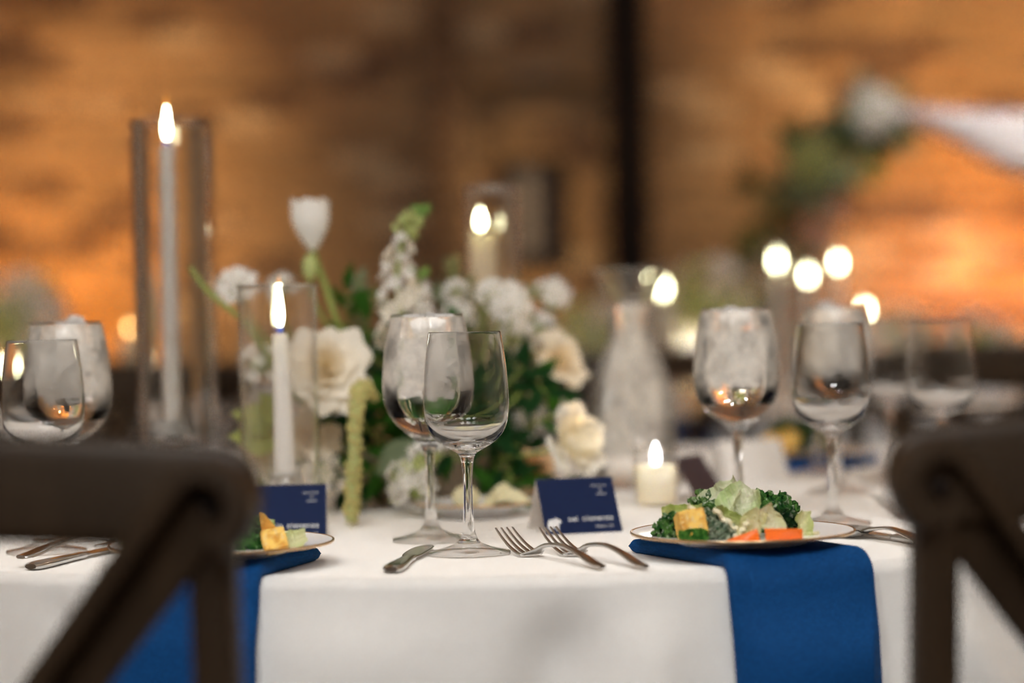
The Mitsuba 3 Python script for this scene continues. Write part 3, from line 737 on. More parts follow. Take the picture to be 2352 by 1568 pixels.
FH, FT = fork_mesh()
FH, FT = mikit.ply(FH, 'silver', smooth=45), [mikit.ply(t, 'silver', smooth=45) for t in FT]
def fork(end, tip, label, roll=0.0, z=ZT + 0.0004, group=None, s=1.0):
    k = thing('fork', label, 'fork', group)
    a = math.degrees(math.atan2(tip[1] - end[1], tip[0] - end[0]))
    tf = T().translate([end[0], end[1], z]).rotate([0, 0, 1], a).rotate([1, 0, 0], roll).scale(s)
    part(k, 'handle', FH, tf)
    for t in FT:
        part(k, 'tine', t, tf)

def knife_mesh():
    s = np.array([0, 0.006, 0.02, 0.05, 0.085, 0.092, 0.097, 0.105, 0.14, 0.175, 0.190, 0.196])
    w = np.array([0.0055, 0.0085, 0.0092, 0.0075, 0.0058, 0.0062, 0.0052, 0.0082, 0.0100, 0.0092, 0.0060, 0.0012])
    t = np.array([0.0022, 0.0034, 0.0036, 0.0034, 0.0030, 0.0032, 0.0022, 0.0012, 0.0010, 0.0009, 0.0008, 0.0006])
    y = np.array([0, 0, 0, 0, 0, 0, 0, 0.001, 0.0015, 0.001, -0.001, -0.003])
    from scipy.interpolate import PchipInterpolator as PI_
    q = np.linspace(0, 0.196, 70)
    def seg(a, b):
        m = (q >= a - 1e-9) & (q <= b + 1e-9)
        u = q[m]
        return tube(np.column_stack([u, PI_(s, y)(u), 0.0036 + 0 * u]), 0, 16, flat=np.column_stack([PI_(s, w)(u), PI_(s, t)(u)]), power=0.75)
    return seg(0, 0.0975), seg(0.0955, 0.196)
KH, KB = (mikit.ply(m, 'silver', smooth=45) for m in knife_mesh())
def knife(end, tip, label, z=ZT + 0.0004, roll=0):
    k = thing('knife', label, 'knife')
    a = math.degrees(math.atan2(tip[1] - end[1], tip[0] - end[0]))
    tf = T().translate([end[0], end[1], z]).rotate([0, 0, 1], a).rotate([1, 0, 0], roll)
    part(k, 'handle', KH, tf); part(k, 'blade', KB, tf)

def spoon_mesh():
    from scipy.interpolate import PchipInterpolator as PI_
    s = np.array([0.0, 0.004, 0.015, 0.04, 0.075, 0.105, 0.118])
    zc = np.array([0.0035, 0.0036, 0.0050, 0.0100, 0.0140, 0.0110, 0.0085])
    w = np.array([0.0055, 0.0088, 0.0098, 0.0075, 0.0042, 0.0034, 0.0036])
    q = np.linspace(0, 0.118, 36)
    h = tube(np.column_stack([q, 0 * q, PI_(s, zc)(q)]), 0, 12, flat=np.column_stack([PI_(s, w)(q), 0.0017 + 0 * q]), power=0.8)
    u, v = np.meshgrid(np.linspace(0, 1, 22), np.linspace(-1, 1, 17), indexing='ij')
    half = 0.0195 * np.sqrt(np.clip(np.sin(PI * (0.04 + 0.93 * u) ** 0.85), 0, 1))
    dep = 0.0085 * (1 - v ** 2) * np.sin(PI * np.clip(u, 0.05, 0.97)) ** 0.7
    top = np.stack([0.115 + 0.060 * u, half * v, 0.0098 - dep], -1)
    bot = top - [0, 0, 0.0011]
    a, b = grid(top), grid(bot)
    return h, cat((a[0], a[1]), (b[0], b[1][:, ::-1]))
SH, SB = (mikit.ply(m, 'silver', smooth=50) for m in spoon_mesh())
def spoon(end, tip, label, roll=0, z=ZT + 0.0004):
    k = thing('spoon', label, 'spoon')
    a = math.degrees(math.atan2(tip[1] - end[1], tip[0] - end[0]))
    tf = T().translate([end[0], end[1], z]).rotate([0, 0, 1], a).rotate([1, 0, 0], roll)
    part(k, 'handle', SH, tf); part(k, 'bowl', SB, tf)

fork((0.072, 1.824), (-0.012, 1.995), 'silver fork beside the central wine glass, left one of the sharp pair')
fork((0.108, 1.818), (0.028, 1.991), 'silver fork in front of the sharp navy place card, right one of the sharp pair')
knife((-0.106, 1.832), (-0.082, 2.026), 'silver knife lying beside the foot of the central wine glass, handle to the table edge')
knife((-0.428, 1.915), (-0.366, 2.115), 'silver knife at the left table edge, beneath the crossed spoon')
spoon((-0.440, 1.93), (-0.345, 2.085), 'silver spoon lying with its handle at the left table edge', 0, ZT + 0.0075)
fork((-0.405, 2.09), (-0.292, 2.165), 'silver fork behind the left salad plate, mostly hidden by the left chair rail', 0)
spoon((0.372, 1.92), (0.304, 2.075), 'silver spoon on the cloth between the full salad plate and the right chair')
knife((0.385, 1.925), (0.322, 2.09), 'silver knife next to the spoon right of the full salad plate')
fork((0.470, 2.10), (0.352, 2.31), 'blurred silver fork left of the right chair, nearer of two')
fork((0.520, 2.14), (0.395, 2.34), 'blurred silver fork left of the right chair, farther of two')
fork((0.600, 2.09), (0.455, 2.17), 'silver fork seen through the X of the right chair, nearest the camera')
knife((0.610, 2.13), (0.432, 2.205), 'silver knife seen through the X of the right chair, behind a fork')
k = thing('napkin', 'dark blue folded napkin seen through the X of the right chair', 'napkin')
put(k, mikit.ply(moved(box(-0.075, 0.075, -0.10, 0.10, 0, 0.012, 0.004), rotz(25), (0.575, 2.33, ZT + 0.0003)), 'blue_cloth', smooth=30))

# ------------------------------------------------------------------ place cards
def spaced(text, h, gap, bold=True, depth=0.0003):
    out, x = [], 0.0
    for ch in text:
        if ch == ' ':
            x += h * 0.75
            continue
        m = vf(meshkit.text_mesh(ch, h, depth, bold))
        w = m[0][:, 0].max() - m[0][:, 0].min()
        out.append((m[0] + [x - m[0][:, 0].min(), 0, 0], m[1])); x += w + gap
    return cat(*out), x - gap

def place_card(x, y, rz, label, W=0.0875, Hc=0.052, dep=0.034, texts=(), emblem=None, front='card_navy', back='card_white'):
    """A tent card: local x along its front edge, y into the table; the front face rises from y = 0 to the ridge at y = dep."""
    k = thing('place_card', label, 'place card')
    tf = at(x, y, ZT + 0.0004, rz)
    th = 0.0005
    ang = math.atan2(Hc, dep); L = math.hypot(Hc, dep)
    n = np.array([0, -math.sin(ang), math.cos(ang)]); d = np.array([0, math.cos(ang), math.sin(ang)])
    def panel(o, d, n, t):
        o = np.asarray(o, float)
        P = [o, o + [W, 0, 0], o + np.array([W, 0, 0]) + d * L, o + d * L]
        Q = [p - n * t for p in P]
        return hull(np.array(P + Q))
    part(k, 'front_face', mikit.ply(panel([0, 0, 0], d, n, th), front), tf, label='navy printed face' if front == 'card_navy' else None)
    part(k, 'front_lining', mikit.ply(panel(np.array([0, 0, 0]) - n * th * 1.05, d, n, th), back), tf, label='white inner side')
    d2 = np.array([0, -math.cos(ang), math.sin(ang)]); n2 = np.array([0, math.sin(ang), math.cos(ang)])
    part(k, 'back_panel', mikit.ply(panel([0, 2 * dep + 0.0009, 0], d2, n2, th), back), tf, label='white back panel')
    M = np.column_stack([[1, 0, 0], d, n])
    for (txt, h, gap, right, up, bold) in texts:
        (v, f), w = spaced(txt, h, gap, bold)
        v = v + [W - right - w, up, 0.00012]
        part(k, 'lettering', mikit.ply((v @ M.T, f), 'print_white'), tf, label='white lettering')
    if emblem is not None:
        v, f = emblem
        part(k, 'emblem', mikit.ply((v @ M.T, f), 'print_white'), tf, label='white animal figure')

from shapely.geometry import Polygon
bear = Polygon([(0.0, 0.002), (0.0005, 0.008), (0.003, 0.0115), (0.008, 0.0125), (0.0115, 0.0115), (0.013, 0.0145), (0.0142, 0.0125), (0.0165, 0.0125), (0.0195, 0.0105), (0.0195, 0.0090), (0.0165, 0.0080), (0.0150, 0.0060), (0.0145, 0.0), (0.0115, 0.0), (0.0115, 0.004), (0.006, 0.004), (0.0055, 0.0), (0.0020, 0.0), (0.0025, 0.005)])
bv, bf = extrude(bear.buffer(0.0006).simplify(0.0002), 0.0003)
bear_m = (bv * [0.72, 0.95, 1] + [0.0035, 0.004, 0.00012], bf)
CARD_TXT = lambda a: [('jessica', 0.0024, 0.0011, 0.0085, 0.0515, False), ('&', 0.0024, 0.001, 0.0135, 0.0468, False), ('aden', 0.0024, 0.0012, 0.0095, 0.0420, False), (a, 0.0046, 0.0013, 0.0075, 0.0135, True), ('table 23', 0.0026, 0.0010, 0.0085, 0.0055, False)]
place_card(0.0295, 2.139, 14.7, 'navy place card with white lettering, standing sharp behind the pair of forks', texts=CARD_TXT('sal cisneros'), emblem=bear_m, W=0.079)
place_card(-0.2755, 2.134, 3.0, 'navy place card with white lettering, standing behind the left salad plate', texts=CARD_TXT('erin cisneros'), W=0.089)
place_card(0.209, 2.47, 62.0, 'blurred place card turned away, showing its pale back, right of the votive', W=0.085, front='card_dark', Hc=0.05)
place_card(0.335, 2.83, 192.0, 'blurred white place card seen from behind, beyond the iced goblet behind the salad', W=0.085)

# ------------------------------------------------------------------ salad
def colourise(v, c0, c1, freq, seed=0, lo=0.35, hi=0.65, spots=None, sp_freq=0, sp_lo=0.72, sp_hi=0.8):
    t = smooth01(lo, hi, meshkit.fbm(v * freq + seed * 7.3, 3, seed))[:, None]
    c = np.asarray(c0) * (1 - t) + np.asarray(c1) * t
    if spots is not None:
        s = smooth01(sp_lo, sp_hi, meshkit.noise(v * sp_freq + 3.1 * seed, seed + 9))[:, None]
        c = c * (1 - s) + np.asarray(spots) * s
    return c

def kale_mesh(R, seed, span=250, ruffle=0.30):
    """A gathered leaf: a dome whose surface is thrown into fine curls that grow towards the margin."""
    rng = np.random.default_rng(seed)
    nu, nv = 44, 300
    r, th = np.meshgrid(np.linspace(0.03, 1, nu), np.radians(np.linspace(-span / 2, span / 2, nv)) * 1.25, indexing='ij')
    ph = rng.uniform(0, 6.28, 8)
    al = 1.75 * r * (1 + 0.10 * np.sin(4 * th + ph[0]))
    nrm = np.stack([np.sin(al) * np.cos(th), np.sin(al) * np.sin(th), np.cos(al)], -1)
    tan = np.stack([-np.sin(th), np.cos(th), 0 * th], -1)
    g = smooth01(0.10, 0.75, r)
    a1, a2, a3 = 11 * th + ph[3] + 5 * r, 25 * th + ph[5] - 9 * r, 53 * th + ph[6] + 14 * r
    d = 0.16 * g * np.sin(a1) + 0.13 * g * np.sin(a2) + 0.075 * r * np.sin(a3) + 0.10 * np.sin(3 * th + ph[1] + 3 * r)
    tl = g * (0.10 * np.cos(a1) + 0.085 * np.cos(a2) + 0.045 * np.cos(a3))
    P = nrm * (0.80 + d)[..., None] + tan * tl[..., None]
    P[..., 2] -= 0.45
    q = P.reshape(-1, 3) * 4 + seed
    n1 = np.stack([meshkit.fbm(q + 31 * i, 3, seed + i) - 0.5 for i in range(3)], -1).reshape(nu, nv, 3)
    n2 = np.stack([meshkit.noise(q * 4 + 17 * i, seed + 5 + i) - 0.5 for i in range(3)], -1).reshape(nu, nv, 3)
    P = P + n1 * 0.55 + n2 * 0.16 * g[..., None]
    v, f = grid(P)
    return v * R * 0.86, f

def on_plate(v, tf):
    """World positions of a leaf that rests on the plate: what would sink into it lies flat on it."""
    m = np.array(tf.matrix, float)
    w = np.asarray(v) @ m[:3, :3].T + m[:3, 3]
    low = w[:, 2] < BZ
    w[low, 2] = BZ + 0.1 * np.minimum(BZ - w[low, 2], 0.01)
    return w

def put_leaf(name, label, catg, mesh, pos, axis, spin, c0, c1, freq, seed, group=None, mat='leaf_veg', **kw):
    k = thing(name, label, catg, group)
    v, f = mesh
    put(k, mikit.ply((on_plate(v, frame(pos, axis, spin)), f), mat, smooth=True, color=colourise(v, c0, c1, freq, seed, **kw)))
    return k

def romaine_mesh(L, W, seed, curl=0.5, rib=True):
    u, v = np.meshgrid(np.linspace(0, 1, 70), np.linspace(-1, 1, 71), indexing='ij')
    w = W * (0.30 + 0.75 * np.sin(PI * np.clip(0.12 + 0.76 * u, 0, 1)) ** 0.8) * (1 + 0.10 * np.sin(9 * u + seed) * np.sign(v))
    x = L * (u - 0.5)
    bend = curl * (u - 0.5) ** 2 * L * 1.4
    z = bend + W * 0.45 * np.abs(v) ** 1.6 - W * 0.10 * np.exp(-(v / 0.10) ** 2)
    vein = np.sin((np.abs(v) * 5 - u * 14) * 1.7)
    z = z + W * 0.028 * vein * np.clip(np.abs(v) * 2, 0, 1)
    z = z + W * 0.16 * np.abs(v) ** 3 * np.sin(13 * u + seed + np.sign(v))
    P = np.stack([x, w * v, z], -1)
    d = meshkit.fbm(P.reshape(-1, 3) / W * 1.6 + seed, 3, seed).reshape(70, 71) - 0.5
    d2 = meshkit.fbm(P.reshape(-1, 3) / W * 6 + seed, 2, seed + 3).reshape(70, 71) - 0.5
    P[..., 2] += d * W * 0.50 + d2 * W * 0.16
    P[..., 1] += d2 * W * 0.10 * np.abs(v) ** 2
    return grid(P)

def romaine_cols(v, W, pale, green, seed):
    vein = np.sin((np.abs(v[:, 1]) / W * 5 - v[:, 0] / W * 6) * 2.6)
    t = smooth01(0.05, 0.95, np.abs(v[:, 1]) / W)[:, None] * 0.8 - 0.22 * smooth01(0.75, 1.0, vein)[:, None] + 0.35 * (meshkit.fbm(v * 140 + seed, 2, seed)[:, None] - 0.3)
    return np.clip(np.asarray(pale) * (1 - t) + np.asarray(green) * t, 0.01, 1)

def put_romaine(label, L, W, pos, axis, spin, pale, green, seed, curl=0.5, group=None):
    k = thing('lettuce_leaf', label, 'lettuce', group)
    v, f = romaine_mesh(L, W, seed, curl)
    put(k, mikit.ply((on_plate(v, frame(pos, axis, spin)), f), 'leaf_veg', smooth=True, color=romaine_cols(v, W, pale, green, seed)))

def crouton_mesh(s, seed, flat=1.0):
    v, f = sub(vf(trimesh.creation.box([1, 1, 1])), 4)
    n = np.maximum(np.abs(v).max(1, keepdims=True), 1e-9)
    q = v / np.linalg.norm(v, axis=1, keepdims=True) * 0.5
    v = v * 0.80 + q * 0.20 * 1.35
    d = (meshkit.fbm(v * 9 + seed, 4, seed) - 0.5)[:, None]
    v = v * (1 + 0.13 * d) + (meshkit.noise(v * 22 + seed, seed)[:, None] - 0.5) * 0.035 * v / 0.5
    return v * [s, s, s * flat], f

def crouton(label, s, pos, axis, spin, seed, flat=1.0, group=None):
    k = thing('crouton', label, 'crouton', group)
    v, f = crouton_mesh(s, seed, flat)
    c = colourise(v / s, (0.64, 0.30, 0.035), (0.90, 0.58, 0.13), 4.5, seed, 0.3, 0.62, spots=(0.84, 0.62, 0.28), sp_freq=11, sp_lo=0.6, sp_hi=0.85)
    put(k, mikit.ply((v, f), 'bread', smooth=True, color=c), frame(pos, axis, spin))

def shaving(label, L, W, pos, axis, spin, seed, curl=0.2, group=None):
    k = thing('cheese_shaving', label, 'cheese', group)
    u, v = np.meshgrid(np.linspace(-0.5, 0.5, 24), np.linspace(-0.5, 0.5, 8), indexing='ij')
    P = np.stack([u * L, v * W * (1 - 0.5 * np.abs(u)), curl * L * (u ** 2) * 1.5 + 0.0012 * np.sin(20 * u + seed)], -1)
    a = grid(P); b = grid(P - [0, 0, 0.0016])
    m = cat(a, (b[0], b[1][:, ::-1]))
    put(k, mikit.ply(m, 'veg', smooth=False, color=colourise(m[0], (0.78, 0.72, 0.50), (0.86, 0.80, 0.60), 200, seed)), frame(pos, axis, spin))

KG0, KG1, KSP = (0.016, 0.085, 0.020), (0.11, 0.26, 0.06), (0.60, 0.66, 0.52)
BZ = ZT + 0.0210                                          # eating surface of both plates
def kale(label, R, pos, axis, spin, seed, c0=KG0, c1=KG1, span=260, ruffle=0.32, group=None, dress=0.74, mesh=None):
    return put_leaf('kale_leaf', label, 'kale', kale_mesh(R, seed, span, ruffle), pos, axis, spin, c0, c1, 160, seed, group, mat='leaf_veg', spots=KSP, sp_freq=420, sp_lo=dress, sp_hi=dress + 0.12)

# right plate, from back to front
kale('dark curly kale leaf crowning the right side of the full salad', 0.026, (0.2278, 1.925, BZ + 0.0192), (0.15, -0.75, 0.65), 20, 1)
kale('curly kale leaf at the top right of the full salad, under the crown', 0.024, (0.2408, 1.915, BZ + 0.0096), (0.55, -0.7, 0.45), 120, 2, dress=0.66)
kale('curly kale leaf at the back right of the full salad', 0.020, (0.2129, 1.935, BZ + 0.0240), (-0.1, -0.55, 0.85), 200, 3, KG0, (0.05, 0.16, 0.03), dress=0.85)
kale('light curly kale leaf left of the pale lettuce crown', 0.023, (0.1682, 1.918, BZ + 0.0200), (-0.25, -0.8, 0.55), 60, 4, (0.05, 0.13, 0.03), (0.17, 0.32, 0.09), dress=0.64)
kale('curly kale leaf in the left middle of the full salad', 0.018, (0.1775, 1.905, BZ + 0.0152), (0.3, -0.85, 0.4), 250, 5, (0.05, 0.13, 0.03), (0.15, 0.30, 0.08), dress=0.66)
kale('dressed grey-green kale leaf at the front left of the full salad', 0.021, (0.1645, 1.868, BZ + 0.0080), (-0.1, -0.85, 0.5), 10, 6, (0.05, 0.11, 0.05), (0.20, 0.27, 0.17), dress=0.52)
kale('dressed kale leaf at the front centre, right of the crouton', 0.017, (0.1775, 1.862, BZ + 0.0048), (0.4, -0.8, 0.45), 140, 7, (0.04, 0.10, 0.05), (0.25, 0.32, 0.22), dress=0.5)
kale('curly kale leaf peeking out left of the crouton', 0.016, (0.1292, 1.885, BZ + 0.0080), (-0.6, -0.7, 0.4), 80, 8, dress=0.66)
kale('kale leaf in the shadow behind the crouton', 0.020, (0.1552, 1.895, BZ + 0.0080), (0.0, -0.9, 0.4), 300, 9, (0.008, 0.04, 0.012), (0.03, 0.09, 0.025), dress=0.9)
kale('kale leaf at the right foot of the full salad', 0.020, (0.2352, 1.885, BZ + 0.0064), (0.35, -0.85, 0.35), 30, 10, (0.008, 0.03, 0.012), (0.05, 0.10, 0.03), dress=0.7)
kale('kale leaf filling the core of the full salad', 0.026, (0.1980, 1.915, BZ + 0.0096), (0.0, -0.7, 0.7), 160, 12, (0.01, 0.05, 0.012), (0.05, 0.12, 0.03), dress=0.8)
put_romaine('pale lettuce leaf standing at the crown of the full salad', 0.040, 0.0185, (0.1961, 1.905, BZ + 0.0220), (-0.30, -0.82, 0.48), 62, (0.88, 0.89, 0.68), (0.50, 0.68, 0.26), 3, 0.35)
put_romaine('folded pale lettuce leaf behind the crown leaf of the full salad', 0.038, 0.018, (0.1850, 1.915, BZ + 0.0256), (-0.5, -0.6, 0.62), 40, (0.84, 0.80, 0.66), (0.66, 0.72, 0.45), 5, 0.5)
put_romaine('yellow-green lettuce leaf at the right edge of the full salad', 0.026, 0.009, (0.2470, 1.880, BZ + 0.0072), (0.5, -0.8, 0.3), 80, (0.80, 0.78, 0.45), (0.55, 0.64, 0.22), 7, 0.4)
put_romaine('cream lettuce piece above the right carrot', 0.026, 0.010, (0.2171, 1.866, BZ + 0.0132), (0.2, -0.9, 0.3), 120, (0.86, 0.84, 0.62), (0.72, 0.74, 0.42), 8, 0.7)
put_romaine('cream lettuce rib at the centre of the full salad', 0.030, 0.009, (0.2008, 1.866, BZ + 0.0104), (0.1, -0.9, 0.35), 50, (0.82, 0.76, 0.50), (0.66, 0.64, 0.30), 9, 0.5)
put_romaine('lettuce piece between the two carrots', 0.024, 0.0055, (0.2013, 1.852, BZ + 0.0032), (0.0, -0.95, 0.25), 70, (0.80, 0.76, 0.52), (0.62, 0.64, 0.30), 10, 0.2)
put_romaine('yellow-green lettuce leaf behind the crouton', 0.036, 0.011, (0.1459, 1.905, BZ + 0.0144), (0.0, -0.7, 0.7), 5, (0.66, 0.66, 0.28), (0.36, 0.46, 0.10), 11, 0.4)
put_romaine('olive lettuce leaf under the cheese shavings', 0.034, 0.012, (0.1831, 1.880, BZ + 0.0096), (0.3, -0.85, 0.45), 330, (0.62, 0.60, 0.28), (0.30, 0.38, 0.09), 12, 0.4)
k = thing('spinach_leaf', 'smooth dark green leaf leaning on the front of the crouton', 'leaf')
v, f = romaine_mesh(0.026, 0.0065, 21, 0.4)
put(k, mikit.ply((v, f), 'leaf_veg', smooth=True, color=colourise(v, (0.02, 0.10, 0.016), (0.08, 0.22, 0.04), 300, 2)), frame((0.1495, 1.8470, BZ + 0.0035), (0.15, -0.9, 0.45), 0))
crouton('golden crouton cube at the left of the full salad', 0.0230, (0.1500, 1.8630, BZ + 0.0122), (0.12, -0.93, 0.33), 8, 2)
shaving('cheese shaving leaning behind the crouton', 0.034, 0.006, (0.1613, 1.880, BZ + 0.0168), (0.55, -0.6, 0.6), -55, 1)
shaving('long cheese shaving across the middle of the full salad', 0.036, 0.006, (0.1831, 1.866, BZ + 0.0136), (0.5, -0.65, 0.6), -52, 2)
shaving('short cheese shaving under the lettuce rib', 0.020, 0.0055, (0.1929, 1.858, BZ + 0.0084), (-0.5, -0.7, 0.5), 60, 3)
shaving('small white cheese bit on the bare right of the plate', 0.008, 0.006, (0.2580, 1.880, BZ + 0.0012), (0, -0.3, 0.95), 20, 4, 0.05)
def carrot(label, pts, zlift, seed):
    k = thing('carrot_stick', label, 'carrot')
    v, f = sub(hull(np.array(pts)), 2)
    v = v + (meshkit.fbm(v * 200, 2, seed)[:, None] - 0.5) * 0.0008
    put(k, mikit.ply((v, f), 'carrot_flesh', smooth=32), T().translate([0, 0, zlift]))
carrot('orange carrot wedge at the front of the full salad, left of two', [(0.176, 1.832, 0.000), (0.178, 1.838, 0.002), (0.205, 1.846, 0.0105), (0.2035, 1.838, 0.0100), (0.206, 1.836, 0.0005), (0.2065, 1.846, 0.0005), (0.190, 1.836, 0.0062), (0.190, 1.832, 0.0)], BZ - 0.0005, 1)
carrot('orange carrot stick at the front of the full salad, right of two', [(0.211, 1.838, 0.000), (0.2105, 1.838, 0.0098), (0.211, 1.848, 0.0102), (0.212, 1.848, 0.0), (0.2425, 1.842, 0.0005), (0.2425, 1.842, 0.0090), (0.2420, 1.850, 0.0092), (0.2410, 1.850, 0.0005), (0.238, 1.839, 0.0094)], BZ - 0.0005, 2)

# left plate
kale('curly kale leaf beside the pointed crouton on the left plate', 0.017, (-0.2305, 1.870, BZ + 0.017), (0.1, -0.9, 0.4), 40, 31, dress=0.8)
kale('dark kale leaf at the front of the left plate', 0.014, (-0.229, 1.857, BZ + 0.004), (0.0, -0.9, 0.4), 90, 32, (0.02, 0.10, 0.02), (0.08, 0.24, 0.05), dress=0.85)
kale('kale leaf in the middle of the left plate, behind the chair post', 0.022, (-0.262, 1.895, BZ + 0.012), (0, -0.7, 0.7), 10, 33)
put_romaine('bright lettuce leaf on the left plate, just right of the chair post', 0.030, 0.011, (-0.2455, 1.872, BZ + 0.010), (0.1, -0.85, 0.5), 30, (0.72, 0.76, 0.36), (0.40, 0.56, 0.10), 34, 0.5)
put_romaine('pale lettuce leaf behind the flat crouton on the left plate', 0.030, 0.010, (-0.2215, 1.880, BZ + 0.010), (0.1, -0.85, 0.5), 60, (0.66, 0.74, 0.42), (0.36, 0.52, 0.14), 35, 0.5)
put_romaine('pale crinkled lettuce at the right end of the left salad', 0.026, 0.009, (-0.1935, 1.868, BZ + 0.0045), (0.2, -0.8, 0.55), 10, (0.78, 0.80, 0.50), (0.62, 0.70, 0.32), 36, 0.6)
put_romaine('pale lettuce at the left end of the left salad', 0.040, 0.011, (-0.325, 1.905, BZ + 0.0035), (-0.1, -0.7, 0.7), 5, (0.72, 0.76, 0.50), (0.52, 0.62, 0.28), 37, 0.3)
kk = thing('crouton', 'pointed golden crouton leaning up on the left plate', 'crouton')
v, f = sub(hull([(-0.009, -0.004, -0.013), (0.012, -0.004, -0.012), (-0.008, -0.004, 0.017), (-0.004, -0.004, 0.016), (-0.009, 0.004, -0.013), (0.012, 0.004, -0.012), (-0.008, 0.004, 0.017)]), 3)
v = v * (1 + 0.1 * (meshkit.fbm(v * 400, 3, 4)[:, None] - 0.5))
put(kk, mikit.ply((v, f), 'bread', smooth=True, color=colourise(v, (0.62, 0.27, 0.03), (0.80, 0.44, 0.08), 200, 3)), T().translate([-0.2095, 1.870, BZ + 0.0145]).rotate([0, 1, 0], -8))
crouton('flat crouton in front of the pointed one on the left plate', 0.020, (-0.2060, 1.855, BZ + 0.0070), (0.1, -0.8, 0.6), 12, 6, 0.55)
crouton('pale crouton at the chair post on the left plate', 0.018, (-0.2555, 1.858, BZ + 0.0075), (0.0, -0.85, 0.5), 30, 7, 0.8)
k = thing('tomato_wedge', 'red-orange tomato wedge at the left end of the left plate', 'tomato')
scene['tomato'] = princ((0.72, 0.10, 0.01), 0.25)
put(k, mikit.ply(sub(hull([(0, 0, 0), (0.016, 0.0, 0.0), (0.014, 0.008, 0.010), (0.002, 0.008, 0.012), (0.0, 0.012, 0.0), (0.016, 0.012, 0.0), (0.003, -0.001, 0.009), (0.013, -0.001, 0.008)]), 1), 'tomato', smooth=60), T().translate([-0.3105, 1.858, BZ - 0.003]))

# ------------------------------------------------------------------ butter plate
BX, BY = -0.043, 2.352
BB, BG = plate_meshes(0.0645, 0.017)
scene['plate_band'] = princ((0.62, 0.66, 0.70), 0.15)
k = thing('butter_plate', 'small white plate of butter behind the central wine glass', 'plate')
part(k, 'body', BB, at(BX, BY, ZT + 0.0004)); part(k, 'rim', BG, at(BX, BY, ZT + 0.0004), label='thin gold rim line')
def butter(label, x, y, s, shape):
    k = thing('butter', label, 'butter')
    if shape == 'ball':
        v, f = ball(1.0, 3, 1, 1, 0.85)
        v = v * (1 + 0.10 * (meshkit.fbm(v * 3 + 5, 3, 2)[:, None] - 0.5))
    else:
        th = np.linspace(0, 2 * PI, 61)[:-1]
        prof = np.linspace(0, 1, 16)
        P = []
        for t in prof:
            rr = (1 - t) ** 0.75 * 1.35
            P.append(np.stack([rr * (1 + 0.16 * np.cos(7 * th + 5 * t)) * np.cos(th), rr * (1 + 0.16 * np.cos(7 * th + 5 * t)) * np.sin(th), np.full(60, t * 1.05 - 0.5) + 0.16 * np.sin(th * 3 + 6 * t)], 1))
        P = np.array(P); P = np.concatenate([P, P[:, :1]], 1)
        v, f = grid(P)
    put(k, mikit.ply((v * s, f), 'butter_fat', smooth=True), at(x, y, ZT + 0.0136 + s * 0.62))
butter('pale butter ball on the small plate, left of two', BX - 0.010, BY - 0.012, 0.0150, 'ball')
butter('piped butter rosette on the small plate, right of two', BX + 0.032, BY + 0.004, 0.0175, 'rosette')
# ------------------------------------------------------------------ flowers
VASE = np.array([-0.105, 2.545, ZT])
k = thing('flower_bowl', 'low brown stoneware bowl holding the centrepiece flowers', 'vase')
put(k, mikit.ply(lathe(cv([(0.0, 0.0), (0.055, 0.0), (0.06, 0.004), (0.085, 0.025), (0.092, 0.048), (0.088, 0.066), (0.086, 0.068), (0.082, 0.065), (0.078, 0.045), (0.0, 0.04)], 4), 64), 'bowl_stone', smooth=40), at(VASE[0], VASE[1], ZT + 0.0004))

def along(pos, d, nrm=(0, 0, 1.0), s=1.0):
    """Local x along d, local z towards nrm."""
    x = np.asarray(d, float) / np.linalg.norm(d)
    z = np.asarray(nrm, float) - x * np.dot(nrm, x)
    if np.linalg.norm(z) < 1e-3:
        z = np.cross(x, [0.3, 1, 0.2])
    z /= np.linalg.norm(z)
    y = np.cross(z, x)
    m = np.eye(4)
    m[:3, 0], m[:3, 1], m[:3, 2], m[:3, 3] = x * s, y * s, z * s, pos
    return T(m)

def petal_sheet(R, H, a0, a1, tip=0.0, ruff=0.0, seed=0, n=9, m=13, point=0.0):
    """A cupped petal standing on the origin: rho grows to R at the top, half-width a0 at the base to a1 at the top (radians)."""
    v, u = np.meshgrid(np.linspace(0, 1, n), np.linspace(-1, 1, m), indexing='ij')
    rho = R * np.sin(PI / 2 * np.clip(v, 0, 1)) ** 0.75 + R * tip * smooth01(0.6, 1.0, v) * (1 - 0.4 * u ** 2)
    ph = u * (a0 + (a1 - a0) * v) * (1 - 0.30 * v ** 6)
    z = H * v * (1 - (0.18 + point) * np.abs(u) ** (2.2 - point) * v) - H * tip * 0.55 * smooth01(0.65, 1.0, v)
    rho = rho * (1 + ruff * np.sin(5 * u + seed) * v ** 2)
    z = z + H * ruff * np.sin(7 * u + seed * 2) * v ** 3
    return grid(np.stack([rho * np.cos(ph), rho * np.sin(ph), z], -1))

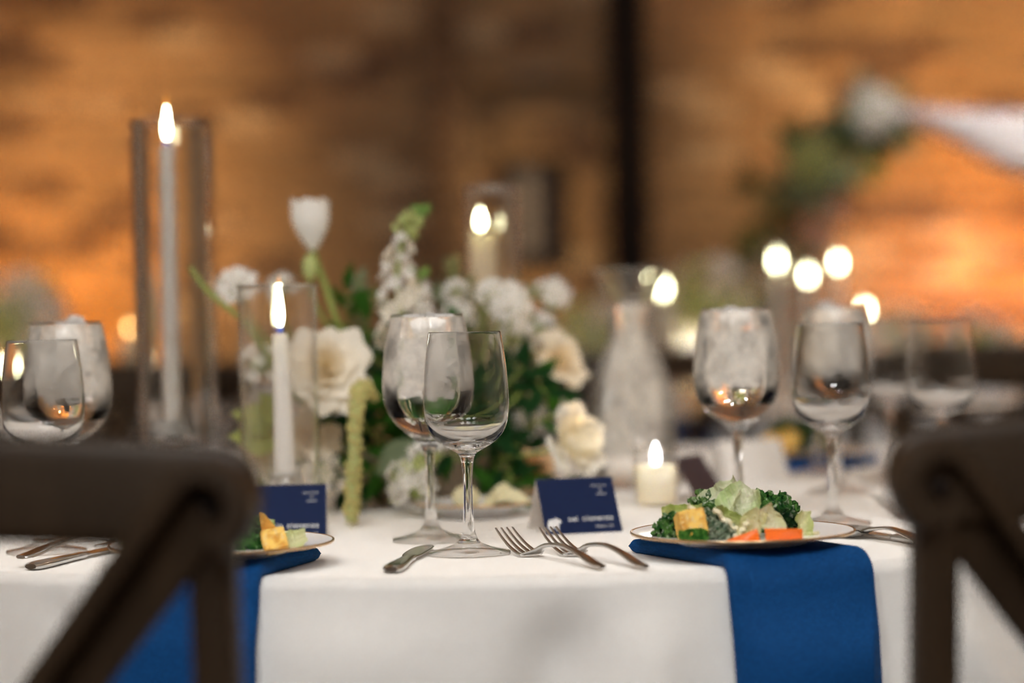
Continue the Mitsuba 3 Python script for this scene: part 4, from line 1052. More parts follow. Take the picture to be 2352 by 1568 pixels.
def rose(label, pos, axis, R, n, mat='petal', seed=0, group=None, tints=None, stem_to=None, openness=1.0, kind_name='rose', inner=0.10, ruff=1.0):
    k = thing(kind_name, label, 'flower', group)
    rng = np.random.default_rng(seed)
    for i in range(n):
        t = (i + 0.5) / n
        r = R * (inner + (1.0 - inner) * t ** 0.85)
        h = R * (1.25 - 0.52 * t * openness)
        m = petal_sheet(r, h, 0.9 - 0.2 * t, 1.15 - 0.42 * t, 0.08 + 0.50 * t ** 1.5 * openness, (0.035 + 0.04 * t) * ruff, rng.uniform(0, 6))
        v = m[0] @ rotz(math.degrees(i * 2.39996 + rng.uniform(-0.2, 0.2))).T + [0, 0, -R * 0.30 + R * 0.16 * (1 - t)]
        if mat == 'petal_tint':
            c = np.asarray(tints[0]) * t + np.asarray(tints[1]) * (1 - t)
            z = smooth01(-0.3 * R, 0.7 * R, v[:, 2])[:, None]
            part(k, 'petal', mikit.ply((v, m[1]), mat, smooth=True, color=np.clip(c * z + np.asarray(tints[1]) * (1 - z), 0, 1) * np.ones((len(v), 1))), frame(pos, axis, seed * 40))
        else:
            part(k, 'petal', mikit.ply((v, m[1]), mat, smooth=True), frame(pos, axis, seed * 40))
    ax = np.asarray(axis, float) / np.linalg.norm(axis)
    stem_for(k, np.asarray(pos) - ax * R * 0.30, -ax)
    return k

def stem_for(k, p, d, r=0.0022, to=None):
    to = VASE + [0.5 * (p[0] - VASE[0]) * 0.5, 0.25 * (p[1] - VASE[1]), 0.05] if to is None else np.asarray(to)
    mid = np.asarray(p) + np.asarray(d) * 0.35 * np.linalg.norm(np.asarray(p) - to)
    part(k, 'stem', mikit.ply(tube(curve([p, 0.5 * (mid + p) , 0.5 * (mid + to) + [0, 0, 0.0], to], 6), r, 7), 'stem_green', smooth=40))

def floret_mesh(seed=0, n=5, flare=0.5):
    out = []
    for i in range(n):
        m = petal_sheet(0.62, 0.95, 0.35, 0.62, flare, 0.10, seed + i, 6, 7)
        out.append((m[0] @ rotz(i * 360 / n + 8 * seed).T, m[1]))
    return cat(*out)
FLORET = [floret_mesh(1, 5, 0.55), floret_mesh(2, 5, 0.85), floret_mesh(3, 4, 0.3)]
FLW = [mikit.ply(m, 'petal', smooth=True) for m in FLORET]
FLC = [mikit.ply(m, 'petal_cream', smooth=True) for m in FLORET]
FLL = [mikit.ply(m, 'floret_lime', smooth=True) for m in FLORET]
BUD = ball(1.0, 2, 0.55, 0.55, 1.0)
BUDG = mikit.ply((BUD[0] + [0, 0, 0.8], BUD[1]), 'floret_lime', smooth=True)
BUDW = mikit.ply((BUD[0] + [0, 0, 0.8], BUD[1]), 'petal', smooth=True)
scene['bud_green'] = princ((0.16, 0.30, 0.06), 0.5)
BUDD = mikit.ply((BUD[0] + [0, 0, 0.8], BUD[1]), 'bud_green', smooth=True)

def cluster(name, label, pos, axis, R, n, s, shapes=None, seed=0, group=None, dome=1.6, catg='flower', stem=True):
    """A dome of florets (each a part) facing outwards round the axis."""
    k = thing(name, label, catg, group)
    ax = np.asarray(axis, float) / np.linalg.norm(axis)
    F = np.array(frame(pos, ax).matrix)[:3, :3]
    rng = np.random.default_rng(seed)
    shapes = shapes or FLW
    for i in range(n):
        t = (i + 0.5) / n
        th = i * 2.39996
        al = dome * math.sqrt(t) * (1 + rng.uniform(-0.05, 0.05))
        d = F @ np.array([math.sin(al) * math.cos(th), math.sin(al) * math.sin(th), math.cos(al)])
        part(k, 'floret', shapes[i % len(shapes)], frame(np.asarray(pos) + d * R * rng.uniform(0.72, 0.92), d + rng.normal(size=3) * 0.15, rng.uniform(0, 360), s * rng.uniform(0.85, 1.15)))
    part(k, 'core', mikit.ply(moved(ball(R * 0.62, 2), None, pos), 'stem_green', smooth=True))
    if stem:
        stem_for(k, np.asarray(pos) - ax * R * 0.5, -ax)
    return k

def spike(name, label, pts, n, r0, r1, s0, s1, green_from=0.72, seed=0, shapes=None, group=None):
    """A flower spike: stem along pts, florets in a spiral, green buds towards the tip."""
    k = thing(name, label, 'flower', group)
    rng = np.random.default_rng(seed)
    c = curve(pts, 12)
    part(k, 'stem', mikit.ply(tube(c, np.linspace(0.004, 0.0018, len(c)), 8), 'stem_green', smooth=40))
    L = len(c) - 1
    for i in range(n):
        t = i / (n - 1)
        q = t * L
        a = min(int(q), L - 1)
        p = c[a] + (c[a + 1] - c[a]) * (q - a)
        d = c[min(a + 1, L)] - c[a]; d /= np.linalg.norm(d)
        th = i * 2.39996
        F = np.array(frame(p, d).matrix)[:3, :3]
        o = F @ np.array([math.cos(th), math.sin(th), 0.55 + 0.5 * t])
        o /= np.linalg.norm(o)
        r = r0 + (r1 - r0) * t ** 0.75
        s = (s0 + (s1 - s0) * t ** 0.85) * rng.uniform(0.88, 1.12)
        sh = (BUDD if t > 0.74 else BUDG) if t > green_from else (shapes or FLW)[i % 3]
        part(k, 'bud' if t > green_from else 'floret', sh, frame(p + o * r, o, rng.uniform(0, 360), s))
    return k

# big open rose behind the shorter cylinder
rose('large open white rose behind the shorter glass cylinder, at the front of the centrepiece', (-0.205, 2.375, 0.913), (0.10, -0.97, 0.22), 0.0385, 26, 'petal_tint', 3, tints=((0.97, 0.95, 0.91), (0.95, 0.86, 0.68)), openness=1.05)
# tulip
k = thing('tulip', 'single white tulip standing above the left of the centrepiece', 'flower')
tp = np.array([-0.2265, 2.50, 1.0435])
for i in range(6):
    m = petal_sheet(0.0245 * (1.0 if i < 3 else 0.92), 0.058, 0.80, 1.0, -0.14, 0.015, i, 12, 11, -0.06)
    part(k, 'petal', mikit.ply((m[0] @ rotz(i * 120 + (60 if i >= 3 else 0) + 25).T, m[1]), 'petal', smooth=True), frame(tp, (-0.04, -0.1, 1.0), 15))
part(k, 'stem', mikit.ply(tube(curve([tp + [0, 0, 0.002], (-0.2200, 2.50, 1.025), (-0.211, 2.49, 1.003), (-0.198, 2.48, 0.963), (-0.17, 2.52, 0.90), VASE + [-0.02, 0, 0.06]], 8), 0.0036, 8), 'stem_green', smooth=40))
k = thing('tulip_bud', 'small lime-green bud hanging just below the white tulip', 'bud')
part(k, 'bud', mikit.ply(ball(1, 3, 0.0085, 0.0085, 0.0155), 'floret_lime', smooth=True), T().translate([-0.229, 2.485, 1.0265]))
part(k, 'stem', mikit.ply(tube(curve([(-0.229, 2.485, 1.013), (-0.226, 2.49, 0.99), (-0.205, 2.5, 0.95), VASE + [-0.02, 0, 0.06]], 8), 0.0022, 7), 'stem_green', smooth=40))
# snapdragon
spike('snapdragon', 'white snapdragon spike with a bent green tip, tallest in the middle of the centrepiece', [(-0.123, 2.46, 0.925), (-0.1265, 2.455, 0.985), (-0.1265, 2.45, 1.026), (-0.117, 2.45, 1.065), (-0.105, 2.45, 1.082), (-0.092, 2.45, 1.0905)], 60, 0.024, 0.0010, 0.0145, 0.0024, 0.52, 2, [FLW[0], FLC[1], FLW[2]])
spike('snapdragon', 'second white flower spike right behind the tallest snapdragon', [(-0.112, 2.49, 0.915), (-0.109, 2.49, 0.97), (-0.104, 2.49, 1.012)], 26, 0.020, 0.007, 0.0150, 0.0075, 0.86, 4)
cluster('stock_flower', 'white ruffled flower cluster at the upper left of the centrepiece, beside the tall cylinder', (-0.312, 2.50, 1.000), (-0.3, -0.5, 0.75), 0.021, 14, 0.0125, seed=1, dome=1.15)
cluster('stock_flower', 'small pale flower behind the rim of the shorter glass cylinder', (-0.270, 2.56, 1.005), (0, -0.5, 0.9), 0.014, 8, 0.009, seed=2)
cluster('phlox_cluster', 'white flower cluster right of the goblet ice, in front of the ivory candle', (-0.004, 2.50, 0.978), (0.25, -0.75, 0.5), 0.021, 14, 0.0125, seed=3, dome=1.2)
cluster('phlox_cluster', 'white flower cluster left part beside the ivory candle base', (-0.022, 2.49, 0.992), (-0.5, -0.6, 0.6), 0.014, 9, 0.0095, seed=33)
cluster('stock_flower', 'blurred white flower cluster at the upper right of the centrepiece', (0.050, 2.72, 0.985), (0.2, -0.4, 0.9), 0.020, 12, 0.0125, seed=4, dome=1.2)
cluster('stock_flower', 'small blurred white flowers above the cream rose on the right', (0.033, 2.68, 0.950), (0.2, -0.8, 0.5), 0.018, 10, 0.0105, seed=5)
cluster('stock_flower', 'small white flowers right of the empty wine glass rim', (0.006, 2.60, 0.940), (0.1, -0.9, 0.4), 0.018, 10, 0.010, seed=6)
rose('cream rose on the right side of the centrepiece, left of the carafe', (0.055, 2.62, 0.910), (0.45, -0.75, 0.35), 0.028, 16, 'petal_tint', 5, tints=((0.94, 0.88, 0.76), (0.92, 0.82, 0.64)))
rose('cream blossom below the cream rose, right of the empty wine glass', (0.026, 2.55, 0.880), (0.2, -0.9, 0.1), 0.021, 12, 'petal_cream', 6)
cluster('stock_flower', 'pale flowers beneath the cream blossom at the right', (0.018, 2.53, 0.845), (0.2, -0.95, 0.0), 0.018, 10, 0.010, seed=26)
rose('white loose-petalled lisianthus at the lower right, above the sharp place card', (0.060, 2.42, 0.823), (0.62, -0.70, 0.25), 0.0375, 11, 'petal_tint', 7, tints=((0.95, 0.93, 0.88), (0.93, 0.88, 0.74)), openness=0.55, kind_name='lisianthus', inner=0.3, ruff=0.6)
rose('peach rose low at the right of the centrepiece, behind the sharp place card', (0.018, 2.50, 0.790), (0.3, -0.92, 0.0), 0.026, 14, 'petal_tint', 8, tints=((0.90, 0.72, 0.50), (0.86, 0.55, 0.28)))
spike('stock_spike', 'low white stock spike behind the stem of the iced goblet', [(-0.088, 2.40, 0.838), (-0.102, 2.385, 0.815), (-0.118, 2.372, 0.793), (-0.128, 2.362, 0.776)], 22, 0.012, 0.008, 0.0115, 0.008, 1.1, 9, [FLW[0], FLW[1], FLL[0]])
cluster('stock_flower', 'white blossom at the lower left of the low stock spike', (-0.1245, 2.375, 0.794), (-0.3, -0.9, 0.2), 0.013, 7, 0.009, seed=11)
cluster('stock_flower', 'white blossom by the butter plate, lowest of the centrepiece', (-0.106, 2.362, 0.778), (0.0, -0.95, 0.2), 0.016, 9, 0.010, seed=12)
cluster('stock_flower', 'lavender-white blossoms left of the big white rose, seen through the shorter cylinder', (-0.284, 2.45, 0.918), (-0.3, -0.9, 0.3), 0.020, 10, 0.010, seed=13)
rose('dull cream rose beneath the big white rose', (-0.230, 2.43, 0.838), (0.05, -0.99, 0.1), 0.026, 14, 'petal_tint', 9, tints=((0.80, 0.73, 0.62), (0.75, 0.62, 0.42)))
rose('cream rose low behind the taper in the shorter cylinder', (-0.284, 2.46, 0.835), (-0.2, -0.97, 0.1), 0.024, 13, 'petal_tint', 10, tints=((0.88, 0.78, 0.62), (0.80, 0.62, 0.40)))
cluster('stock_flower', 'cream florets low between the taper and the hanging amaranth', (-0.215, 2.42, 0.795), (0.0, -0.98, 0.1), 0.022, 12, 0.011, shapes=FLC, seed=14)
cluster('stock_flower', 'blush florets low left behind the shorter cylinder', (-0.282, 2.46, 0.790), (0.0, -0.98, 0.1), 0.022, 12, 0.011, shapes=FLC, seed=15)
cluster('stock_flower', 'pale pink-white florets at the top centre of the centrepiece, left of the ivory candle', (-0.065, 2.60, 0.995), (0.0, -0.8, 0.6), 0.013, 8, 0.009, seed=16)
cluster('stock_flower', 'pale florets behind the rim of the iced goblet', (-0.062, 2.56, 0.965), (0.0, -0.8, 0.6), 0.016, 9, 0.010, seed=17)

# hanging amaranth
k = thing('amaranth_tassel', 'yellow-green amaranth tassel hanging from the centrepiece down to the cloth', 'flower')
pts = curve([(-0.150, 2.36, 0.880), (-0.155, 2.31, 0.893), (-0.1615, 2.285, 0.888), (-0.1645, 2.275, 0.865), (-0.1665, 2.268, 0.83), (-0.169, 2.263, 0.79), (-0.171, 2.260, 0.757)], 10)
rad = np.interp(np.linspace(0, 1, len(pts)), [0, 0.15, 0.3, 0.45, 0.55, 0.8, 1.0], [0.003, 0.007, 0.0105, 0.0085, 0.0078, 0.0092, 0.0075])
part(k, 'core', mikit.ply(tube(pts, rad * 0.75, 10), 'floret_lime', smooth=True))
rng = np.random.default_rng(4)
bb = ball(1.0, 1)
bm = []
for i in range(800):
    q = rng.uniform(0, len(pts) - 1.001)
    a = int(q); p = pts[a] + (pts[a + 1] - pts[a]) * (q - a)
    o = rng.normal(size=3); o /= np.linalg.norm(o)
    bm.append(moved(bb, None, p + o * np.interp(q, np.arange(len(pts)), rad) * rng.uniform(0.7, 1.05), rng.uniform(0.0012, 0.0026)))
scene['amaranth'] = princ((0.52, 0.46, 0.17), 0.8)
part(k, 'bloom', mikit.ply(cat(*bm), 'amaranth', smooth=True), kind='stuff')

# greenery
def leaf_mesh(w=0.36, fold_=0.25, bend=0.3, n=11, m=7, wave=0.0, pointy=1.0):
    u, v = np.meshgrid(np.linspace(0, 1, n), np.linspace(-1, 1, m), indexing='ij')
    half = w / 2 * np.sin(PI * u ** 0.85) ** pointy
    return grid(np.stack([u, half * v, -bend * u ** 2 + fold_ * half * np.abs(v) + wave * np.sin(9 * u) * half * v], -1))
LM = [leaf_mesh(0.36, 0.35, 0.25), leaf_mesh(0.28, 0.25, 0.45), leaf_mesh(0.42, 0.2, 0.15)]
LEAF = {c: [mikit.ply(m, c, smooth=True) for m in LM] for c in ('leaf_dark', 'leaf_deep', 'leaf_olive', 'leaf_lime', 'leaf_grey')}
TINY = {c: mikit.ply(leaf_mesh(0.45, 0.2, 0.2, 5, 3), c, smooth=True) for c in ('leaf_olive', 'leaf_grey')}

def sprig(label, base, tip, n, L, col, seed, group=None, bow=0.15, catg='foliage', tiny=False, name='foliage_sprig', spread=0.9, face=(0, -1, 0.35)):
    k = thing(name, label, catg, group)
    rng = np.random.default_rng(seed)
    base, tip = np.asarray(base, float), np.asarray(tip, float)
    d = tip - base
    mid = (base + tip) / 2 + np.array([rng.normal() * bow, rng.normal() * bow * 0.5, abs(rng.normal()) * bow]) * np.linalg.norm(d)
    c = curve([base, mid, tip], 8)
    part(k, 'stem', mikit.ply(tube(c, np.linspace(0.0024, 0.0010, len(c)), 6), 'stem_green', smooth=40))
    for i in range(n):
        t = 0.25 + 0.75 * (i + 1) / n
        q = t * (len(c) - 1); a = min(int(q), len(c) - 2)
        p = c[a] + (c[a + 1] - c[a]) * (q - a)
        g = c[a + 1] - c[a]; g /= np.linalg.norm(g)
        s = np.cross(g, face); s /= np.linalg.norm(s) + 1e-9
        dirn = g * (0.55 + 0.5 * t) + s * (1 if i % 2 else -1) * spread * (1 - 0.6 * (i == n - 1)) + rng.normal(size=3) * 0.28
        part(k, 'leaf', TINY[col] if tiny else LEAF[col][int(rng.integers(3))], along(p, dirn, np.asarray(face) + rng.normal(size=3) * 0.35, L * rng.uniform(0.75, 1.15)))

G1 = 'dark green sprigs of the centrepiece'
rng = np.random.default_rng(77)
B0 = VASE + [0, 0, 0.06]
for i in range(30):
    a = rng.uniform(-0.98, 0.98)
    x = -0.085 + 0.165 * a
    zt = 0.985 - 0.10 * abs(a) - rng.uniform(0.0, 0.20)
    y = 2.53 + rng.uniform(-0.10, 0.06)
    sprig('dark green leafy sprig filling the middle of the centrepiece', B0 + [0.3 * (x + 0.1), 0, 0], (x, y, zt), 9, 0.040, ['leaf_deep', 'leaf_dark', 'leaf_deep'][i % 3], i, G1)
for i, (x, y, z) in enumerate([(-0.05, 2.44, 0.80), (-0.02, 2.43, 0.83), (-0.10, 2.42, 0.84), (-0.16, 2.43, 0.80), (0.00, 2.45, 0.78), (-0.20, 2.43, 0.87), (-0.13, 2.43, 0.87), (-0.04, 2.46, 0.87), (-0.07, 2.42, 0.815), (-0.19, 2.43, 0.79)]):
    sprig('green leafy sprig drooping at the front of the centrepiece', B0, (x, y, z), 8, 0.042, 'leaf_deep' if i % 3 else 'leaf_dark', 100 + i, 'drooping sprigs at the front of the centrepiece', 0.25)
for i, (x, y, z) in enumerate([(-0.190, 2.51, 1.000), (-0.165, 2.50, 0.965), (-0.062, 2.52, 0.955)]):
    sprig(['green sprig below the white tulip', 'green sprig between tulip stem and snapdragon', 'green sprig right of the goblet ice'][i], B0, (x, y, z), 7, 0.036, 'leaf_dark', 140 + i)
G2 = 'feathery olive sprigs at the top of the centrepiece'
for i, (x, y, z) in enumerate([(-0.178, 2.56, 1.015), (-0.160, 2.55, 0.995), (-0.070, 2.62, 1.035), (-0.050, 2.62, 1.01), (-0.085, 2.60, 1.00), (0.005, 2.66, 1.005), (0.030, 2.66, 1.00), (0.020, 2.63, 0.965), (-0.150, 2.55, 0.95), (-0.030, 2.58, 0.99), (0.045, 2.70, 0.955)]):
    sprig('feathery olive-brown sprig at the top of the centrepiece', (0.4 * x - 0.06, y + 0.02, 0.86), (x, y, z), 34, 0.016, 'leaf_olive' if i % 4 else 'leaf_grey', 160 + i, G2, 0.1, tiny=True, name='feathery_sprig', spread=1.2)
for i, (x, y, z) in enumerate([(-0.03, 2.60, 0.93), (0.00, 2.58, 0.90), (0.035, 2.60, 0.86)]):
    sprig('grey-green sprig among the right-hand flowers of the centrepiece', B0, (x, y, z), 14, 0.024, 'leaf_grey', 190 + i, 'grey-green sprigs on the right of the centrepiece')
# big lime leaves at the left, grey-green leaf in the middle
for i, (p, d, s) in enumerate([((-0.265, 2.42, 0.846), (-0.055, -0.02, 0.030), 0.052), ((-0.262, 2.415, 0.826), (-0.060, -0.02, 0.022), 0.056), ((-0.255, 2.42, 0.850), (-0.02, -0.02, 0.035), 0.048)]):
    k = thing('hydrangea_leaf', ['broad yellow-green leaf behind the left edge of the shorter cylinder, upper of three', 'broad yellow-green leaf behind the left edge of the shorter cylinder, lowest of three', 'yellow-green leaf behind the taper of the shorter cylinder'][i], 'leaf')
    put(k, mikit.ply(leaf_mesh(0.75, 0.25, 0.15, 17, 13, 0.12), 'leaf_lime', smooth=True), along(p, d, (0.1, -0.75, 0.6), s))
k = thing('broad_leaf', 'blue-green leaf left of the low stock spike', 'leaf')
put(k, mikit.ply(leaf_mesh(0.55, 0.2, 0.2, 15, 9), 'leaf_grey', smooth=True), along((-0.112, 2.40, 0.832), (-0.05, -0.01, -0.045), (0.2, -0.9, 0.3), 0.055))
# arching green stalk to the left
k = thing('grass_stalk', 'green stalk arching out to the left in front of the tall cylinder', 'foliage')
put(k, mikit.ply(tube(curve([(-0.356, 2.42, 1.028), (-0.340, 2.415, 1.006), (-0.322, 2.405, 0.989), (-0.296, 2.40, 0.967), (-0.270, 2.42, 0.925), (-0.235, 2.46, 0.87), VASE + [-0.04, 0, 0.06]], 8), 0, 10, flat=np.column_stack([np.interp(np.linspace(0, 1, 49), [0, 0.1, 0.5, 1], [0.0012, 0.0042, 0.0065, 0.004]), np.full(49, 0.0025)])), 'stem_green' , smooth=40))
# ------------------------------------------------------------------ crossback chairs
def ribbon(path, w, t, up):
    """A flat band along path: half-width w across, half-thickness t along up."""
    return tube(path, 0, 12, up=up, flat=np.tile([w, t], (len(path), 1)), power=0.45)

def round_board(pts, hz, hy, n=16):
    return tube(pts, 0, 16, up=(0, 0, 1.0), flat=np.tile([hy, hz], (len(pts), 1)), power=0.5)

def chair_parts():
    """Local: x across, y towards the table (seat side), back plane at y = 0, floor at z = 0."""
    P = {}
    hw = 0.184
    def post(s):
        return curve([(s * 0.200, -0.055, 0.0), (s * 0.196, -0.015, 0.25), (s * 0.192, 0.006, 0.45), (s * hw, 0.004, 0.62), (s * hw, -0.006, 0.78), (s * (hw + 0.002), -0.012, 0.845), (s * (hw + 0.004), -0.014, 0.868)], 8)
    P['back_post'] = [mikit.ply(tube(post(s), 0, 14, up=(0, 1, 0), flat=np.tile([0.0145, 0.0145], (49, 1)), power=0.5), 'chair_wood', smooth=40) for s in (-1, 1)]
    # top rail: a bowed board with rounded ends
    xs = np.sin(np.linspace(-PI / 2, PI / 2, 61))
    q = np.clip((np.abs(xs) * 0.2175 - 0.1875) / 0.030, 0, 1)
    hz = 0.034 * np.sqrt(np.clip(1 - q ** 2, 0.0004, 1))
    pts = np.column_stack([xs * 0.2175, -0.006 - 0.020 * (1 - xs ** 2), 0.8505 + 0.010 * (1 - xs ** 2)])
    P['top_rail'] = [mikit.ply(tube(pts, 0, 18, up=(0, 0, 1.0), flat=np.column_stack([0.0105 * np.clip(1 - q ** 6, 0.1, 1), hz]), power=0.5), 'chair_wood', smooth=40)]
    # crossed straps, their tops curling round the ends of the rail
    st = []
    for i, s in enumerate((-1, 1)):
        yb = -0.030 - 0.011 * i
        c = np.array([s * 0.190, 0.848])
        arc = [(c[0] + s * 0.0235 * math.cos(a), c[1] + 0.0235 * math.sin(a)) for a in np.radians(np.linspace(-70, 128, 10))]
        low = np.array([-s * 0.170, 0.44])
        path = [(x, yb + 0.004, z) for x, z in arc] + [tuple(np.append(0, 0)) for _ in ()]
        a0 = np.array(arc[-1])
        for t in np.linspace(0.06, 1, 14):
            q = a0 + (low - a0) * t
            path.append((q[0], yb + 0.018 * math.sin(PI * t) + 0.022 * t, q[1]))
        path = np.array(path)
        st.append(mikit.ply(ribbon(path, 0.0145, 0.0062, (0, 1, 0.0001)) if False else tube(path, 0, 12, up=(0, 1, 0), flat=np.tile([0.0085, 0.0125], (len(path), 1)), power=0.45), 'chair_wood', smooth=40))
        # the flat face of the strap
    P['cross_strap'] = st
    fl = []
    for i, s in enumerate((-1, 1)):
        yb = -0.030 - 0.011 * i
        a0, low = np.array([s * 0.188, 0.850]), np.array([-s * 0.170, 0.44])
        t = np.linspace(0, 1, 16)
        path = np.column_stack([a0[0] + (low[0] - a0[0]) * t, yb + 0.012 + 0.018 * np.sin(PI * t) + 0.022 * t, a0[1] + (low[1] - a0[1]) * t])
        fl.append(mikit.ply(tube(path, 0, 12, up=(0, 1, 0), flat=np.tile([0.0205, 0.0045], (len(path), 1)), power=0.4), 'chair_wood', smooth=40))
    P['strap_backing'] = fl
    bolt = lathe([(0, 0.0), (0.0052, 0.0), (0.0050, 0.0022), (0.003, 0.0040), (0, 0.0045)], 20)
    P['bolt'] = [mikit.ply(moved(bolt, rotx(90), (s * 0.190, -0.030, 0.848)), 'black_metal', smooth=True) for s in (-1, 1)]
    disc = lathe([(0, 0.0), (0.0275, 0.0), (0.0290, 0.002), (0.0290, 0.012), (0.0275, 0.014), (0, 0.014)], 40)
    P['rail_end'] = [mikit.ply(moved(disc, rotx(90), (s * 0.190, -0.012, 0.848)), 'chair_wood', smooth=40) for s in (-1, 1)]
    P['seat'] = [mikit.ply(tube(np.column_stack([0 * np.linspace(0, 1, 30), 0.012 + 0.350 * np.linspace(0, 1, 30), np.full(30, 0.452)]), 0, 24, flat=np.column_stack([0.205 * np.clip(1 - np.abs(np.linspace(-1, 1, 30)) ** 8, 0.02, 1) ** 0.4, np.full(30, 0.012)]), power=0.35), 'chair_wood', smooth=40)]
    P['front_leg'] = [mikit.ply(tube([(s * 0.178, 0.345, 0.0), (s * 0.174, 0.335, 0.44)], [0.013, 0.016], 12), 'chair_wood', smooth=40) for s in (-1, 1)]
    P['stretcher'] = [mikit.ply(tube(p, 0.009, 10), 'chair_wood', smooth=40) for p in ([(-0.177, 0.34, 0.20), (0.177, 0.34, 0.20)], [(-0.195, -0.02, 0.24), (-0.177, 0.34, 0.16)], [(0.195, -0.02, 0.24), (0.177, 0.34, 0.16)])]
    return P
CHAIR = chair_parts()
def chair(x, y, rz, label, group=None):
    k = thing('crossback_chair', label, 'chair', group)
    tf = at(x, y, 0, rz)
    for n, shapes in CHAIR.items():
        for s in shapes:
            part(k, n, s, tf)
chair(-0.372, 1.435, -12, 'dark brown wooden crossback chair in the left foreground, back to the camera')
chair(0.452, 1.492, 15, 'dark brown wooden crossback chair in the right foreground, back to the camera')
chair(0.765, 3.79, 149, 'dark wooden crossback chair beyond the right side of the near table')
chair(-0.01, 4.03, 181, 'dark wooden crossback chair beyond the near table, behind the flowers and carafe')
chair(-0.80, 3.78, 213, 'dark wooden crossback chair beyond the left side of the near table')

# ------------------------------------------------------------------ the far side of the near table
k = thing('napkin', 'blue napkin under the far plate, beyond the empty wine glass by the right chair', 'napkin')
put(k, mikit.ply(moved(box(-0.085, 0.085, -0.10, 0.10, 0, 0.012, 0.004), rotz(-28), (0.395, 3.02, ZT + 0.0003)), 'blue_cloth', smooth=30))
FX, FY, FZ = 0.395, 3.03, ZT + 0.0126
k = thing('salad_plate', 'blurred white plate of salad on the far side, beyond the right wine glass', 'plate')
part(k, 'body', SALAD_BODY, at(FX, FY, FZ)); part(k, 'rim', SALAD_GOLD, at(FX, FY, FZ))
for i, (dx, dy, dz, R) in enumerate([(-0.02, -0.01, 0.02, 0.032), (0.03, 0.01, 0.022, 0.032), (0.0, 0.03, 0.03, 0.03)]):
    kale(['blurred kale leaf left on the far salad plate', 'blurred kale leaf right on the far salad plate', 'blurred kale leaf at the back of the far salad plate'][i], R, (FX + dx, FY + dy, FZ + 0.004 + dz), (0.1 * i, -0.8, 0.6), 50 * i, 60 + i, (0.015, 0.06, 0.01), (0.06, 0.14, 0.03), dress=0.8)
crouton('blurred crouton on the far salad plate, left', 0.024, (FX - 0.043, FY - 0.05, FZ + 0.022), (0.1, -0.9, 0.3), 20, 61)
crouton('blurred crouton on the far salad plate, right', 0.024, (FX - 0.020, FY - 0.055, FZ + 0.026), (0.1, -0.9, 0.4), 50, 62)
wine_glass(0.400, 2.86, 'blurred empty wine glass in front of the far salad plate')
wine_glass(-0.335, 3.08, 'blurred empty wine glass seen through the tall glass cylinder')

# ------------------------------------------------------------------ far tables
FAR = [(0.62, 5.45, 'right of the column'), (-1.25, 5.55, 'at the far left'), (2.45, 5.55, 'at the far right')]
FARCLOTH = mikit.ply(cloth_mesh(0.80, 240), 'linen', smooth=True)
for i, (x, y, where) in enumerate(FAR):
    k = thing('tablecloth', 'blurred white cloth on the far round table %s' % where, 'tablecloth')
    put(k, FARCLOTH, at(x, y, ZT))

def far_taper(x, y, z1, label, lean=0, thick=0.0105):
    k = thing('taper_candle', label, 'candle')
    part(k, 'wax', mikit.ply(lathe([(0, 0.001), (thick, 0.001), (thick * 0.85, z1 - ZT - 0.001), (0, z1 - ZT)], 20), 'wax', smooth=40), at(x, y, ZT))
    flame(k, x, y, z1 + 0.004, 0.0075, 0.038, 0, FLAME, w=0.25)
far_taper(0.612, 5.0, 1.066, 'blurred far candle with a bright round glow, left of the three above the right goblets')
far_taper(0.686, 5.02, 1.031, 'blurred far candle with a bright round glow, middle of the three above the right goblets')
far_taper(0.752, 5.0, 1.058, 'blurred far candle with a bright round glow, right of the three above the right goblets')
far_taper(0.822, 5.06, 0.948, 'blurred far candle glowing behind the rim of the right goblet', thick=0.02)
far_taper(0.352, 5.03, 1.007, 'blurred far candle glowing at the right shoulder of the carafe mouth')
far_taper(-1.166, 4.94, 0.858, 'blurred far candle glowing at the left border of the photo', thick=0.02)
hurricane(0.612, 5.0, 0.045, 0.36, 'blurred far glass cylinder around the left of three candles', mat='thin_glass')
hurricane(0.352, 5.03, 0.045, 0.32, 'blurred far glass cylinder around the candle by the carafe mouth', mat='thin_glass')
# frosted lantern glowing between carafe and goblet
k = thing('frosted_lantern', 'blurred frosted cream glass lantern glowing between the carafe and the iced goblet', 'candle lantern')
scene['frosted'] = {'type': 'principledthin', 'base_color': rgb(0.97, 0.88, 0.74), 'roughness': 0.7, 'diff_trans': 1.3, 'spec_trans': 0.0}
part(k, 'shade', mikit.ply(lathe([(0.040, 0.0), (0.047, 0.02), (0.048, 0.10), (0.045, 0.145)], 32), 'frosted', smooth=True), at(0.415, 4.86, ZT + 0.05))
part(k, 'foot', mikit.ply(lathe([(0, 0), (0.035, 0), (0.03, 0.02), (0.02, 0.04), (0.04, 0.05), (0, 0.052)], 24), 'gold', smooth=40), at(0.415, 4.86, ZT + 0.0005))
flame(k, 0.415, 4.86, ZT + 0.115, 0.010, 0.04, 0, (100, 78, 46), w=2.5)
def far_flowers(x, y, z, R, label, n=16, seed=0, shapes=None):
    cluster('far_bouquet', label, (x, y, z), (0, -0.5, 0.85), R, n, R * 0.42, seed=seed, dome=2.2, shapes=shapes, catg='bouquet', stem=False)
    k2 = thing('far_vase', 'vase under the ' + label, 'vase')
    put(k2, mikit.ply(lathe([(0, 0), (0.05, 0), (0.06, 0.03), (0.04, 0.10), (0.035, max(0.11, z - ZT - R * 0.5)), (0, max(0.11, z - ZT - R * 0.5))], 24), 'porcelain', smooth=40), at(x, y, ZT + 0.0005))
far_flowers(0.475, 5.25, 0.985, 0.10, 'blurred pale bouquet above the right of the carafe', 26, 41, [FLW[0], FLL[1], FLC[2]])
